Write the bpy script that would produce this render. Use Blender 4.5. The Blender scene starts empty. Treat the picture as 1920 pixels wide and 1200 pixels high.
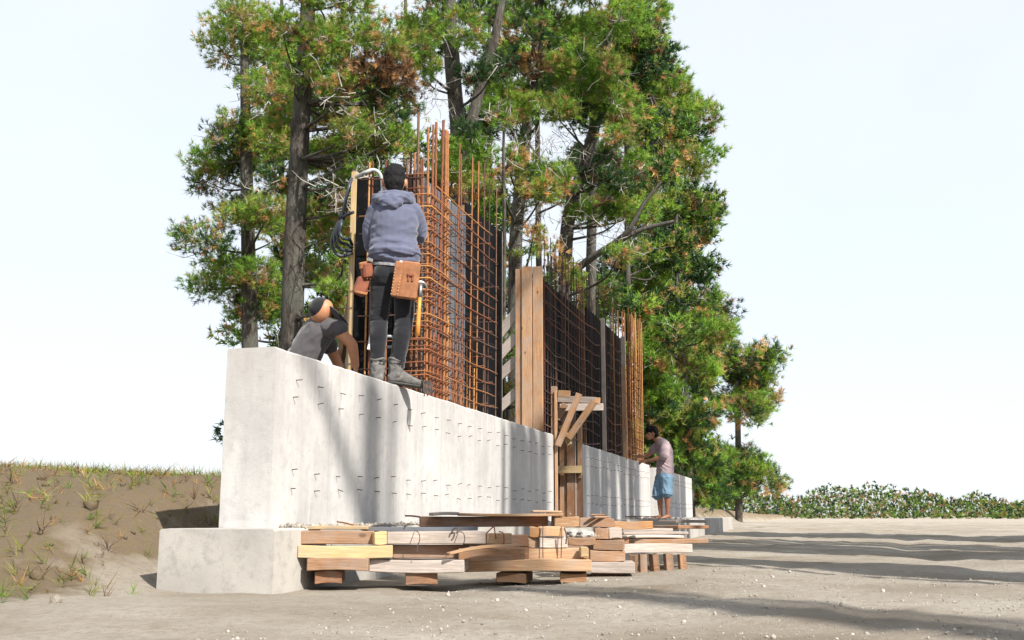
import bpy, bmesh, math, random
import numpy as np
from mathutils import Vector, Matrix, noise

random.seed(7); rng = np.random.default_rng(7)
R = math.radians
scene = bpy.context.scene
col = scene.collection

# ------------------------------------------------------------------ camera, sky, sun, exposure
F_PX = 2000.0                      # focal length in photograph pixels (photograph 1920 wide)
PITCH = math.atan(365 / F_PX)
YAW = math.atan(550 * math.cos(PITCH) / F_PX)
CAM = Vector((3.10, 0.0, 0.08))
cam_d = bpy.data.cameras.new('camera'); cam = bpy.data.objects.new('camera', cam_d); col.objects.link(cam)
cam.location = CAM; cam.rotation_euler = (math.pi / 2 + PITCH, 0, YAW)
cam_d.sensor_width = 36; cam_d.lens = F_PX / 1920 * 36; cam_d.clip_start = 0.05; cam_d.clip_end = 3000
scene.camera = cam
SUN = Vector((0.60, -0.47, 0.65)).normalized()       # towards the sun
SUN_EL = math.asin(SUN.z); SUN_AZ = math.atan2(SUN.x, SUN.y)
world = bpy.data.worlds.new('World'); scene.world = world; world.use_nodes = True
nt = world.node_tree; sky = nt.nodes.new('ShaderNodeTexSky'); sky.sky_type = 'NISHITA'
sky.sun_disc = False; sky.sun_elevation = SUN_EL; sky.sun_rotation = SUN_AZ
sky.air_density = 1.0; sky.dust_density = 1.0; sky.ozone_density = 1.0; sky.altitude = 0
# thin bright cloud over the whole sky, a little uneven
wtc = nt.nodes.new('ShaderNodeTexCoord'); wn = nt.nodes.new('ShaderNodeTexNoise'); wn.inputs['Scale'].default_value = 2.2; wn.inputs['Detail'].default_value = 5
wr = nt.nodes.new('ShaderNodeMapRange'); wr.inputs[1].default_value = .3; wr.inputs[2].default_value = .7; wr.inputs[3].default_value = .78; wr.inputs[4].default_value = .95
wm = nt.nodes.new('ShaderNodeMix'); wm.data_type = 'RGBA'; wm.inputs[7].default_value = (3.75, 3.95, 4.25, 1)
nt.links.new(wtc.outputs['Generated'], wn.inputs['Vector']); nt.links.new(wn.outputs['Fac'], wr.inputs[0]); nt.links.new(wr.outputs[0], wm.inputs[0]); nt.links.new(sky.outputs[0], wm.inputs[6])
nt.links.new(wm.outputs[2], nt.nodes['Background'].inputs[0]); nt.nodes['Background'].inputs[1].default_value = 0.14
sun_d = bpy.data.lights.new('sun', 'SUN'); sun_d.energy = 4.8; sun_d.angle = R(0.55); sun_d.color = (1, 0.945, 0.86)
sun = bpy.data.objects.new('sun', sun_d); col.objects.link(sun)
sun.rotation_euler = SUN.to_track_quat('Z', 'Y').to_euler(); sun.location = (30, -25, 40)
scene.view_settings.view_transform = 'Standard'; scene.view_settings.look = 'None'
scene.view_settings.exposure = 0.9; scene.view_settings.gamma = 1; scene.view_settings.use_curve_mapping = False

# ------------------------------------------------------------------ placing helpers (real planes and distances)
CF = Vector((-math.sin(YAW) * math.cos(PITCH), math.cos(YAW) * math.cos(PITCH), math.sin(PITCH)))
CR = Vector((math.cos(YAW), math.sin(YAW), 0)); CU = CR.cross(CF)
def ray(px, py): return CF + CR * ((px - 960) / F_PX) + CU * ((600 - py) / F_PX)
def at_d(px, py, d): return CAM + ray(px, py) * d
def at_x(px, py, X): r = ray(px, py); return CAM + r * ((X - CAM.x) / r.x)
def at_y(px, py, Y): r = ray(px, py); return CAM + r * ((Y - CAM.y) / r.y)
def at_z(px, py, Z): r = ray(px, py); return CAM + r * ((Z - CAM.z) / r.z)
def wall_y(px, X=0.0, z=1.1):      # position along the wall of an image column, at height z
    lo = None
    r0 = ray(px, 965); t = (X - CAM.x) / r0.x
    for _ in range(6):
        p = CAM + r0 * t
        py = 600 - F_PX * ((Vector((X, p.y, z)) - CAM).dot(CU) / (Vector((X, p.y, z)) - CAM).dot(CF))
        r0 = ray(px, py); t = (X - CAM.x) / r0.x
    return (CAM + r0 * t).y

# ------------------------------------------------------------------ object helpers
WM = {}
def tag(o, label=None, cat=None, group=None, kind=None):
    if label: o['label'] = label
    if cat: o['category'] = cat
    if group: o['group'] = group
    if kind: o['kind'] = kind
    return o
def add(name, mesh, M=None, parent=None, mat=None):
    M = M or Matrix.Identity(4)
    o = bpy.data.objects.new(name, mesh); col.objects.link(o)
    WM[o] = M
    if parent is not None:
        o.parent = parent; o.matrix_basis = WM[parent].inverted() @ M
    else: o.matrix_basis = M
    if mat is not None and mesh is not None and len(mesh.materials) == 0: mesh.materials.append(mat)
    return o
def empty(name, loc, rz=0.0, sc=1.0):
    o = bpy.data.objects.new(name, None); col.objects.link(o)
    M = Matrix.Translation(loc) @ Matrix.Rotation(rz, 4, 'Z') @ Matrix.Scale(sc, 4); WM[o] = M; o.matrix_basis = M
    o.empty_display_size = 0.1
    return o
def mesh_np(name, V, Fc, smooth=False, mat=None, cols=None):
    V = np.asarray(V, dtype=np.float32).reshape(-1, 3)
    m = bpy.data.meshes.new(name)
    if isinstance(Fc, np.ndarray):
        k = Fc.shape[1]; n = len(Fc)
        m.vertices.add(len(V)); m.vertices.foreach_set('co', V.ravel())
        m.loops.add(n * k); m.loops.foreach_set('vertex_index', Fc.astype(np.int32).ravel())
        m.polygons.add(n); m.polygons.foreach_set('loop_start', np.arange(0, n * k, k, dtype=np.int32))
        try: m.polygons.foreach_set('loop_total', np.full(n, k, dtype=np.int32))
        except Exception: pass
    else:
        m.from_pydata([tuple(v) for v in V], [], Fc)
    if cols is not None:
        a = m.attributes.new('tint', 'FLOAT_COLOR', 'FACE'); a.data.foreach_set('color', np.asarray(cols, np.float32).ravel())
    m.update(calc_edges=True)
    if smooth: m.polygons.foreach_set('use_smooth', np.ones(len(m.polygons), dtype=bool))
    if mat: m.materials.append(mat)
    return m
def bm_mesh(name, bm, smooth=False, mat=None):
    m = bpy.data.meshes.new(name); bm.to_mesh(m); bm.free()
    if smooth:
        for p in m.polygons: p.use_smooth = True
    if mat: m.materials.append(mat)
    return m
def frame(p0, p1, up=Vector((0, 0, 1))):
    x = (p1 - p0); L = x.length; x = x / L
    if abs(x.dot(up)) > 0.98: up = Vector((0, 1, 0)) if abs(x.y) < 0.9 else Vector((1, 0, 0))
    y = up.cross(x).normalized(); z = x.cross(y)
    M = Matrix((x, y, z)).transposed().to_4x4(); M.translation = (p0 + p1) / 2
    return M, L
def board_mesh(L, w, h, bev=0.003, warp=0.0, cut=(0, 0)):
    """board along local x (length L), width w in y, height h in z; slightly bowed, eased edges"""
    bm = bmesh.new(); n = 4; rings = []
    bow = random.uniform(-1, 1) * warp; bow2 = random.uniform(-1, 1) * warp
    for i in range(n + 1):
        t = i / n; x = (t - 0.5) * L; o = bow * (1 - (2 * t - 1) ** 2); o2 = bow2 * (1 - (2 * t - 1) ** 2)
        r = []
        for (a, b) in ((-1, -1), (1, -1), (1, 1), (-1, 1)):
            xx = x + (cut[0] * b * h / 2 if i == 0 else 0) + (cut[1] * b * h / 2 if i == n else 0)
            r.append(bm.verts.new((xx, a * w / 2 + o2, b * h / 2 + o)))
        rings.append(r)
    for i in range(n):
        for k in range(4):
            bm.faces.new((rings[i][k], rings[i][(k + 1) % 4], rings[i + 1][(k + 1) % 4], rings[i + 1][k]))
    bm.faces.new(rings[0][::-1]); bm.faces.new(rings[-1])
    bmesh.ops.recalc_face_normals(bm, faces=bm.faces)
    es = [e for e in bm.edges if len(e.link_faces) == 2 and e.calc_face_angle(0) > 0.6]
    if bev: bmesh.ops.bevel(bm, geom=es, offset=min(bev, w * .3, h * .3), segments=1, affect='EDGES')
    return bm_mesh('board', bm)
def board(name, p0, p1, w, h, mat, parent=None, up=Vector((0, 0, 1)), warp=0.0, bev=0.003, cut=(0, 0)):
    M, L = frame(Vector(p0), Vector(p1), Vector(up))
    return add(name, board_mesh(L, w, h, bev, warp, cut), M, parent, mat)
def tube_np(pts, rad, sides=6, cap=True):
    pts = [Vector(p) for p in pts]; n = len(pts)
    if not hasattr(rad, '__len__'): rad = [rad] * n
    V = []; Fc = []; ref = None
    for i, p in enumerate(pts):
        t = (pts[min(i + 1, n - 1)] - pts[max(i - 1, 0)]).normalized()
        if ref is None:
            ref = t.orthogonal().normalized()
        else:
            ref = (ref - t * ref.dot(t)).normalized()
        b = t.cross(ref)
        for k in range(sides):
            a = 2 * math.pi * k / sides
            V.append(p + (ref * math.cos(a) + b * math.sin(a)) * rad[i])
    for i in range(n - 1):
        for k in range(sides):
            k2 = (k + 1) % sides
            Fc.append((i * sides + k, i * sides + k2, (i + 1) * sides + k2, (i + 1) * sides + k))
    if cap: Fc.append(tuple(range(sides))[::-1]); Fc.append(tuple(range((n - 1) * sides, n * sides)))
    return V, Fc
def tube(name, pts, rad, mat, parent=None, sides=6, smooth=True):
    V, Fc = tube_np(pts, rad, sides)
    c = sum((Vector(p) for p in pts), Vector()) / len(pts)
    m = mesh_np(name, [v - c for v in V], Fc, smooth, mat)
    return add(name, m, Matrix.Translation(c), parent)
def smooth_path(pts, n=6):
    pts = [Vector(p) for p in pts]; out = []
    P = [pts[0] * 2 - pts[1]] + pts + [pts[-1] * 2 - pts[-2]]
    for i in range(1, len(P) - 2):
        for k in range(n):
            t = k / n; a, b, c, d = P[i - 1], P[i], P[i + 1], P[i + 2]
            out.append(0.5 * ((2 * b) + (c - a) * t + (2 * a - 5 * b + 4 * c - d) * t * t + (3 * b - a - 3 * c + d) * t ** 3))
    out.append(pts[-1]); return out

# ------------------------------------------------------------------ materials
def s2l(c):
    return tuple(((v / 12.92) if v <= 0.04045 else ((v + 0.055) / 1.055) ** 2.4) for v in c)
class MatB:
    def __init__(self, name, rough=0.8, spec=0.3):
        self.m = bpy.data.materials.new(name); self.m.use_nodes = True
        self.t = self.m.node_tree; self.n = self.t.nodes; self.l = self.t.links
        self.b = self.n['Principled BSDF']; self.b.inputs['Roughness'].default_value = rough
        self.b.inputs['Specular IOR Level'].default_value = spec
    def tc(self, out='Object', scale=(1, 1, 1), rot=(0, 0, 0)):
        c = self.n.new('ShaderNodeTexCoord'); mp = self.n.new('ShaderNodeMapping')
        mp.inputs['Scale'].default_value = scale; mp.inputs['Rotation'].default_value = rot
        self.l.new(c.outputs[out], mp.inputs[0]); return mp.outputs[0]
    def noise(self, vec, scale, detail=4, rough=0.6, dist=0.0):
        x = self.n.new('ShaderNodeTexNoise'); x.inputs['Scale'].default_value = scale; x.inputs['Detail'].default_value = detail
        x.inputs['Roughness'].default_value = rough; x.inputs['Distortion'].default_value = dist
        if vec is not None: self.l.new(vec, x.inputs['Vector'])
        return x.outputs['Fac']
    def ramp(self, fac, stops):
        r = self.n.new('ShaderNodeValToRGB'); e = r.color_ramp.elements
        while len(e) > len(stops): e.remove(e[-1])
        while len(e) < len(stops): e.new(0.5)
        for el, (p, c) in zip(e, stops): el.position = p; el.color = (*c, 1) if len(c) == 3 else c
        self.l.new(fac, r.inputs[0]); return r.outputs[0]
    def mix(self, fac, a, b, mode='MIX'):
        x = self.n.new('ShaderNodeMix'); x.data_type = 'RGBA'; x.blend_type = mode
        for s, v in ((x.inputs[0], fac), (x.inputs[6], a), (x.inputs[7], b)):
            if hasattr(v, 'is_linked') or hasattr(v, 'links'): self.l.new(v, s)
            elif isinstance(v, (int, float)): s.default_value = v
            else: s.default_value = (*v, 1)
        return x.outputs[2]
    def math(self, op, a, b=0.5):
        x = self.n.new('ShaderNodeMath'); x.operation = op
        for s, v in ((x.inputs[0], a), (x.inputs[1], b)):
            if isinstance(v, (int, float)): s.default_value = v
            else: self.l.new(v, s)
        return x.outputs[0]
    def rnd(self): return self.n.new('ShaderNodeObjectInfo').outputs['Random']
    def color(self, c):
        if isinstance(c, tuple): self.b.inputs['Base Color'].default_value = (*c, 1)
        else: self.l.new(c, self.b.inputs['Base Color'])
    def bump(self, h, dist=0.01, strength=0.6):
        x = self.n.new('ShaderNodeBump'); x.inputs['Distance'].default_value = dist; x.inputs['Strength'].default_value = strength
        self.l.new(h, x.inputs['Height']); self.l.new(x.outputs[0], self.b.inputs['Normal'])

def wood(name, dark, light, knot=(0.10, 0.045, 0.02), grey=0.0):
    M = MatB(name, 0.78, 0.25)
    r = M.rnd()
    vec0 = M.tc('Object', (1, 1, 1))
    sh = M.n.new('ShaderNodeVectorMath'); sh.operation = 'ADD'; M.l.new(vec0, sh.inputs[0])
    cmb = M.n.new('ShaderNodeCombineXYZ'); k = M.math('MULTIPLY', r, 37.0); M.l.new(k, cmb.inputs[0]); M.l.new(k, cmb.inputs[1]); M.l.new(k, cmb.inputs[2])
    M.l.new(cmb.outputs[0], sh.inputs[1])
    st = M.n.new('ShaderNodeMapping'); st.inputs['Scale'].default_value = (0.9, 14, 14); M.l.new(sh.outputs[0], st.inputs[0])
    g = M.noise(st.outputs[0], 3.2, 5, 0.62, 1.4)
    st2 = M.n.new('ShaderNodeMapping'); st2.inputs['Scale'].default_value = (2.5, 60, 60); M.l.new(sh.outputs[0], st2.inputs[0])
    g2 = M.noise(st2.outputs[0], 3.0, 3, 0.6)
    c = M.ramp(g, [(0.3, dark), (0.55, tuple((a + b) / 2 for a, b in zip(dark, light))), (0.72, light)])
    c = M.mix(M.ramp(g2, [(0.38, (0.5, 0.5, 0.5)), (0.6, (0, 0, 0))]), c, tuple(v * 0.55 for v in dark))
    vo = M.n.new('ShaderNodeTexVoronoi'); vo.inputs['Scale'].default_value = 4.2; stv = M.n.new('ShaderNodeMapping'); stv.inputs['Scale'].default_value = (0.8, 1.3, 1.3)
    M.l.new(sh.outputs[0], stv.inputs[0]); M.l.new(stv.outputs[0], vo.inputs['Vector'])
    c = M.mix(M.ramp(vo.outputs['Distance'], [(0.045, (1, 1, 1)), (0.10, (0, 0, 0))]), c, knot)
    # dirt blotches and grey weathering
    d = M.noise(sh.outputs[0], 5.0, 5, 0.65)
    c = M.mix(M.ramp(d, [(0.42, (0, 0, 0)), (0.72, (0.6 + grey * .3,) * 3)]), c, (0.27, 0.235, 0.205))
    hv = M.n.new('ShaderNodeHueSaturation'); M.l.new(c, hv.inputs['Color'])
    M.l.new(M.math('ADD', M.math('MULTIPLY', r, 0.5), 0.74), hv.inputs['Value'])
    M.color(hv.outputs[0]); M.bump(g2, 0.004, 0.5)
    return M.m
W_FRESH = wood('timber_fresh', (0.38, 0.215, 0.11), (0.56, 0.365, 0.21))
W_BROWN = wood('timber_brown', (0.235, 0.125, 0.065), (0.38, 0.22, 0.122))
W_MID = wood('timber_tan', (0.30, 0.165, 0.085), (0.46, 0.275, 0.15))
W_ORANGE = wood('timber_orange', (0.38, 0.19, 0.08), (0.54, 0.305, 0.138))
W_YELLOW = wood('timber_yellow', (0.41, 0.28, 0.125), (0.58, 0.43, 0.23))
W_GREY = wood('timber_weathered', (0.30, 0.25, 0.22), (0.47, 0.41, 0.37), (0.12, 0.09, 0.07), 1.0)
W_PALE = wood('timber_pale', (0.46, 0.37, 0.31), (0.62, 0.53, 0.47), (0.2, 0.15, 0.12), 0.6)
W_RED = wood('timber_redbrown', (0.20, 0.095, 0.05), (0.34, 0.18, 0.095))

def concrete(name, base, dark, streak=True, joints=False):
    M = MatB(name, 0.85, 0.25)
    v = M.tc('Object')
    n1 = M.noise(v, 1.3, 6, 0.6); n2 = M.noise(v, 14, 6, 0.7); n3 = M.noise(v, 120, 3, 0.6)
    c = M.ramp(n1, [(0.3, dark), (0.62, base)])
    if streak:
        vs = M.tc('Object', (5, 5, 0.3)); ns = M.noise(vs, 1.6, 5, 0.65, 0.3)
        c = M.mix(M.ramp(ns, [(0.34, (0.26,) * 3), (0.54, (0, 0, 0))]), c, tuple(a * 0.72 for a in dark))
        vs2 = M.tc('Object', (3.1, 3.1, 0.5)); ns2 = M.noise(vs2, 1.5, 4, 0.6)
        c = M.mix(M.ramp(ns2, [(0.55, (0, 0, 0)), (0.72, (0.6,) * 3)]), c, tuple(min(0.72, a * 1.25) for a in base))
    c = M.mix(M.ramp(n2, [(0.32, (0.45,) * 3), (0.5, (0, 0, 0))]), c, tuple(a * 0.8 for a in dark))
    vo = M.n.new('ShaderNodeTexVoronoi'); vo.inputs['Scale'].default_value = 26; M.l.new(v, vo.inputs['Vector'])
    c = M.mix(M.ramp(vo.outputs['Distance'], [(0.05, (0.7,) * 3), (0.09, (0, 0, 0))]), c, tuple(a * 0.5 for a in dark))
    if joints:
        sx = M.n.new('ShaderNodeSeparateXYZ'); M.l.new(v, sx.inputs[0])
        # drips and stains running down from the pour line
        dr = M.noise(M.tc('Object', (1, 7.5, .25)), 1.7, 5, .7)
        zt = M.n.new('ShaderNodeMapRange'); M.l.new(sx.outputs[2], zt.inputs[0]); zt.inputs[1].default_value = .45; zt.inputs[2].default_value = 1.1
        m = M.math('MULTIPLY', zt.outputs[0], M.ramp(dr, [(.5, (0, 0, 0)), (.66, (1, 1, 1))]))
        c = M.mix(M.math('MULTIPLY', m, .5), c, (.34, .315, .285))
        # board marks where form sheets met
        fr = M.math('ABSOLUTE', M.math('SUBTRACT', M.math('FRACT', M.math('ADD', M.math('DIVIDE', sx.outputs[1], 1.22), M.math('MULTIPLY', n1, .012))), .5))
        c = M.mix(M.math('MULTIPLY', M.math('LESS_THAN', fr, .0035), .45), c, (.30, .285, .27))
        mo = M.noise(v, 4.0, 6, .7); c = M.mix(M.ramp(mo, [(.52, (0, 0, 0)), (.7, (.55,) * 3)]), c, (.40, .385, .375))
    M.color(c)
    M.bump(M.math('ADD', M.math('MULTIPLY', n2, 0.8), M.math('MULTIPLY', n3, 0.35)), 0.006, 0.55)
    return M.m
CONC = concrete('pale_concrete', (0.495, 0.482, 0.468), (0.36, 0.352, 0.347), True, True)
SLABM = concrete('grey_concrete', (0.40, 0.38, 0.35), (0.26, 0.245, 0.225), False)

def rust(name, a, b, c3):
    M = MatB(name, 0.75, 0.35); v = M.tc('Generated', (1, 1, 26)); v2 = M.tc('Object', (40, 40, 6))
    n = M.noise(v, 2.2, 5, 0.65); r = M.rnd()
    c = M.ramp(n, [(0.3, a), (0.5, b), (0.7, c3)])
    n2 = M.noise(v2, 2.0, 3); c = M.mix(M.ramp(n2, [(0.5, (0, 0, 0)), (0.7, (0.5,) * 3)]), c, tuple(x * 0.45 for x in a))
    hv = M.n.new('ShaderNodeHueSaturation'); M.l.new(c, hv.inputs['Color']); M.l.new(M.math('ADD', M.math('MULTIPLY', r, 0.9), 0.55), hv.inputs['Value'])
    M.l.new(M.math('ADD', M.math('MULTIPLY', r, 0.03), 0.485), hv.inputs['Hue'])
    M.color(hv.outputs[0]); M.bump(M.noise(M.tc('Object', (1, 1, 1)), 300, 2), 0.002, 0.4); return M.m
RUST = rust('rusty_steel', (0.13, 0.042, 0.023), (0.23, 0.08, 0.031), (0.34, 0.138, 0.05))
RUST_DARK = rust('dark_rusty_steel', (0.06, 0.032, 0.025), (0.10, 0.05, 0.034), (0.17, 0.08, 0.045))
RUST_ORANGE = rust('orange_rusty_steel', (0.22, 0.083, 0.034), (0.33, 0.14, 0.048), (0.41, 0.21, 0.088))
def simple(name, c, rough=0.7, spec=0.3, var=0.25, scale=20, bump=0.0, metal=0.0, sheen=0.0):
    M = MatB(name, rough, spec); v = M.tc('Object'); n = M.noise(v, scale, 4, 0.6)
    M.color(M.ramp(n, [(0.3, tuple(x * (1 - var) for x in c)), (0.7, tuple(min(1, x * (1 + var)) for x in c))]))
    M.b.inputs['Metallic'].default_value = metal
    if sheen: M.b.inputs['Sheen Weight'].default_value = sheen
    if bump: M.bump(M.noise(v, scale * 6, 3), bump, 0.5)
    return M.m
PLYB = MatB('black_film_ply', 0.7, 0.02)
_v = PLYB.tc('Object'); _n = PLYB.noise(_v, 3.0, 5, 0.65); _n2 = PLYB.noise(PLYB.tc('Object', (1, 1, .15)), 12, 4)
_c = PLYB.ramp(_n, [(0.35, (0.005, 0.005, 0.006)), (0.62, (0.010, 0.010, 0.011)), (0.8, (0.028, 0.027, 0.027))])
PLYB.color(PLYB.mix(PLYB.ramp(_n2, [(0.6, (0, 0, 0)), (0.75, (0.3,) * 3)]), _c, (0.06, 0.055, 0.052)))
PLYB.l.new(PLYB.ramp(_n, [(0.3, (0.55,) * 3), (0.7, (0.8,) * 3)]), PLYB.b.inputs['Roughness']); PLYB = PLYB.m
PLYG = simple('grey_ply_and_sky_sheen', (0.11, 0.115, 0.13), 0.6, 0.12, 0.3, 3)  # grey of the ply edge; behind the rebar it paints reflected sky
WIRE = simple('dark_tie_wire', (0.055, 0.045, 0.04), 0.6, 0.4, 0.3, 40)
STEEL = simple('worn_steel', (0.30, 0.29, 0.28), 0.38, 0.5, 0.3, 60, metal=0.8)
RUBBER = simple('blue_black_hose', (0.035, 0.043, 0.055), 0.42, 0.45, 0.2, 12)
CONDUIT = simple('grey_conduit', (0.36, 0.39, 0.40), 0.4, 0.4, 0.15, 12)
WHITEP = simple('white_plastic', (0.78, 0.79, 0.80), 0.5, 0.4, 0.06, 12)
BARK = MatB('pine_bark', 0.9, 0.15)
_v = BARK.tc('Object', (5, 5, 1.2)); _n = BARK.noise(_v, 3.0, 6, 0.7, 0.6); _n2 = BARK.noise(BARK.tc('Object'), 1.2, 3)
_c = BARK.ramp(_n, [(0.32, (0.025, 0.022, 0.02)), (0.52, (0.08, 0.07, 0.06)), (0.72, (0.19, 0.17, 0.145))])
BARK.color(BARK.mix(BARK.ramp(_n2, [(0.45, (0, 0, 0)), (0.65, (0.6,) * 3)]), _c, (0.12, 0.125, 0.105))); BARK.bump(_n, 0.05, 0.9); BARK = BARK.m
TWIG = simple('grey_dead_twig', (0.33, 0.31, 0.285), 0.85, 0.2, 0.5, 3)
def leafmat(name):
    M = MatB(name, 0.55, 0.25); a = M.n.new('ShaderNodeAttribute'); a.attribute_name = 'tint'
    M.color(a.outputs['Color'])
    tr = M.n.new('ShaderNodeBsdfTranslucent'); M.l.new(a.outputs['Color'], tr.inputs['Color'])
    mx = M.n.new('ShaderNodeMixShader'); mx.inputs[0].default_value = 0.36
    M.l.new(M.b.outputs[0], mx.inputs[1]); M.l.new(tr.outputs[0], mx.inputs[2])
    M.l.new(mx.outputs[0], M.n['Material Output'].inputs['Surface']); return M.m
NEEDLE = leafmat('pine_needles')

# ------------------------------------------------------------------ the ground, footing and walls
WT = 1.10; WD = 0.34                                    # wall top, wall thickness
Y_A0, Y_A1 = 5.9, wall_y(1038, 0, 0.5)
Y_B0, Y_B1 = wall_y(1093, 0, 0.5), wall_y(1219, 0, 0.5)
Y_C0, Y_C1 = wall_y(1219, 0, 0.5) + 1.25, wall_y(1298, 0, 0.5)
def sstep(a, b, x): t = max(0, min(1, (x - a) / (b - a))); return t * t * (3 - 2 * t)
def ground_h(x, y):
    h = -0.35 + 0.75 * sstep(0.5, 1.6, -x) * sstep(3.5, 8.0, y) * (1 - .0 * x) + 0.05 * max(0, -x - 2) * (1 if x > -40 else 0) + (1.9 if x <= -40 else 0)
    h += 0.035 * noise.noise(Vector((x * .6, y * .6, 1))) + 0.018 * noise.noise(Vector((x * 2.3, y * 2.3, 4)))
    if x > .6: h += -.035 * math.exp(-((x - 4.6 - .25 * math.sin(y * .35)) / .16) ** 2) - .03 * math.exp(-((x - 6.2 - .25 * math.sin(y * .35)) / .17) ** 2) + .02 * noise.noise(Vector((x * 5.5, y * 5.5, 2)))
    far = max(0, math.hypot(x - 3, y) - 60)
    return h - (0 if far == 0 else min(far * 0.004, 0.4))
xs = np.concatenate([np.linspace(-900, -60, 12), np.linspace(-50, -10, 22)[1:], np.linspace(-9.5, 9, 112), np.linspace(11, 60, 20), np.linspace(80, 900, 12)])
ys = np.concatenate([np.linspace(-500, -20, 8), np.linspace(-15, 0, 10), np.linspace(0.2, 16, 90), np.linspace(17, 60, 40), np.linspace(70, 1500, 22)])
V = [(x, y, ground_h(x, y)) for y in ys for x in xs]; nx = len(xs)
Fq = np.array([(j * nx + i, j * nx + i + 1, (j + 1) * nx + i + 1, (j + 1) * nx + i) for j in range(len(ys) - 1) for i in range(nx - 1)])
G = MatB('pale_sandy_earth', 0.95, 0.1)
_v = G.tc('Object'); _a = G.noise(_v, 0.8, 6, 0.65); _b = G.noise(_v, 22, 6, 0.75); _d = G.noise(_v, 150, 3)
_c = G.ramp(_a, [(0.3, (0.24, 0.20, 0.15)), (0.5, (0.36, 0.32, 0.265)), (0.68, (0.45, 0.415, 0.36))])
_sx = G.n.new('ShaderNodeSeparateXYZ'); G.l.new(_v, _sx.inputs[0])
_lf = G.ramp(G.math('ADD', G.math('MULTIPLY', _sx.outputs[0], -.35), G.math('MULTIPLY', _a, 1.2)), [(.85, (0, 0, 0)), (1.0, (1, 1, 1))])
_c = G.mix(_lf, _c, G.ramp(_b, [(.35, (.10, .07, .045)), (.55, (.19, .14, .085)), (.7, (.13, .15, .06))]))
G.color(G.mix(G.ramp(_b, [(0.36, (0.55,) * 3), (0.55, (0, 0, 0))]), _c, (0.24, 0.20, 0.16))); G.bump(G.math('ADD', _b, G.math('MULTIPLY', _d, .5)), 0.035, 0.9)
tag(add('ground', mesh_np('ground', V, Fq, True, G.m)), kind='structure')

def chunky_block(name, x0, x1, y0, y1, z0, z1, mat, rough_top=0.006, ny=None):
    """cast concrete block: worn arrises, slightly uneven top edge"""
    ny = ny or max(4, int((y1 - y0) / 0.05))
    prof = [(x1, z0), (x1, z0 + (z1 - z0) * .5), (x1, z1 - 0.012), (x1 - 0.010, z1), ((x0 + x1) / 2, z1), (x0 + 0.010, z1), (x0, z1 - 0.012), (x0, z0)]
    V = []; Fc = []; k = len(prof)
    for j in range(ny + 1):
        y = y0 + (y1 - y0) * j / ny
        for q, (x, z) in enumerate(prof):
            top = q in (2, 3, 4, 5, 6)
            dz = rough_top * (noise.noise(Vector((y * 2.2, x * 3, z))) + 0.8 * noise.noise(Vector((y * 11, x * 5, 3)))) if top else 0
            chip = noise.noise(Vector((y * 6.5, 9, 1 if q < 4 else 5)))
            dx = 0
            if q in (2, 3) and chip > 0.38: dz -= (chip - 0.38) * 0.10; dx -= (chip - 0.38) * 0.05
            V.append((x + dx, y, z + dz))
    for j in range(ny):
        for q in range(k):
            q2 = (q + 1) % k
            Fc.append((j * k + q, j * k + q2, (j + 1) * k + q2, (j + 1) * k + q))
    Fc.append(tuple(range(k))[::-1]); Fc.append(tuple(range(ny * k, ny * k + k)))
    Fc = [f[::-1] for f in Fc]
    m = mesh_np(name, V, Fc, False, mat)
    bm = bmesh.new(); bm.from_mesh(m); bmesh.ops.recalc_face_normals(bm, faces=bm.faces); bm.to_mesh(m); bm.free()
    return m
slab = tag(add('footing_slab', chunky_block('footing_slab', -0.55, 0.19, 5.6, 18.5, -0.6, 0.0, SLABM)), kind='structure')
tag(add('footing_pad', chunky_block('footing_pad', -0.55, 1.02, 18.5, 33.0, -0.6, 0.0, SLABM)), kind='structure')
# tie-wire stubs left in the cast faces
stub_meshes = []
for q in range(4):
    b = random.uniform(-0.006, 0.01)
    V, Fc = tube_np([(-.01, 0, 0), (.016, random.uniform(-.003, .003), b * .4), (.030, random.uniform(-.006, .006), b), (.040, random.uniform(-.008, .008), b - .001)], .0032, 5)
    stub_meshes.append(mesh_np('wire_stub', V, Fc, True, WIRE))
def cast_wall(y0, y1, label, rows, step=0.335, start=0.0):
    w = tag(empty('concrete_wall', (-WD / 2, (y0 + y1) / 2, 0)), label, 'wall', 'cast concrete wall lengths in a line')
    add('wall_body', chunky_block('wall_body', -WD, 0.0, y0, y1, 0.001, WT, CONC), None, w)
    y = y0 + start; i = 0
    while y < y1 - 0.12:
        for r, z in enumerate(rows):
            zz = z + random.uniform(-.018, .018); yy = y + random.uniform(-.02, .02)
            M = Matrix.Translation((0.0, yy, zz)) @ Matrix.Rotation(random.gauss(-.02, .12), 4, 'Y') @ Matrix.Rotation(random.uniform(-.25, .3), 4, 'Z')
            add('wire_stub', random.choice(stub_meshes), M, w)
        y += step * random.uniform(0.94, 1.05); i += 1
    return w
ROWS = (0.92, 0.81, 0.355, 0.245)
cast_wall(Y_A0, Y_A1, 'nearest sunlit pale concrete wall with the hooded man standing on it', ROWS, start=0.26)
cast_wall(Y_B0, Y_B1, 'middle pale concrete wall between the timber bracket and the barefoot man', ROWS, start=0.3)
cast_wall(Y_C0, Y_C1, 'farthest short concrete wall behind the barefoot man', ROWS, start=0.3)

random.seed(21)

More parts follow.
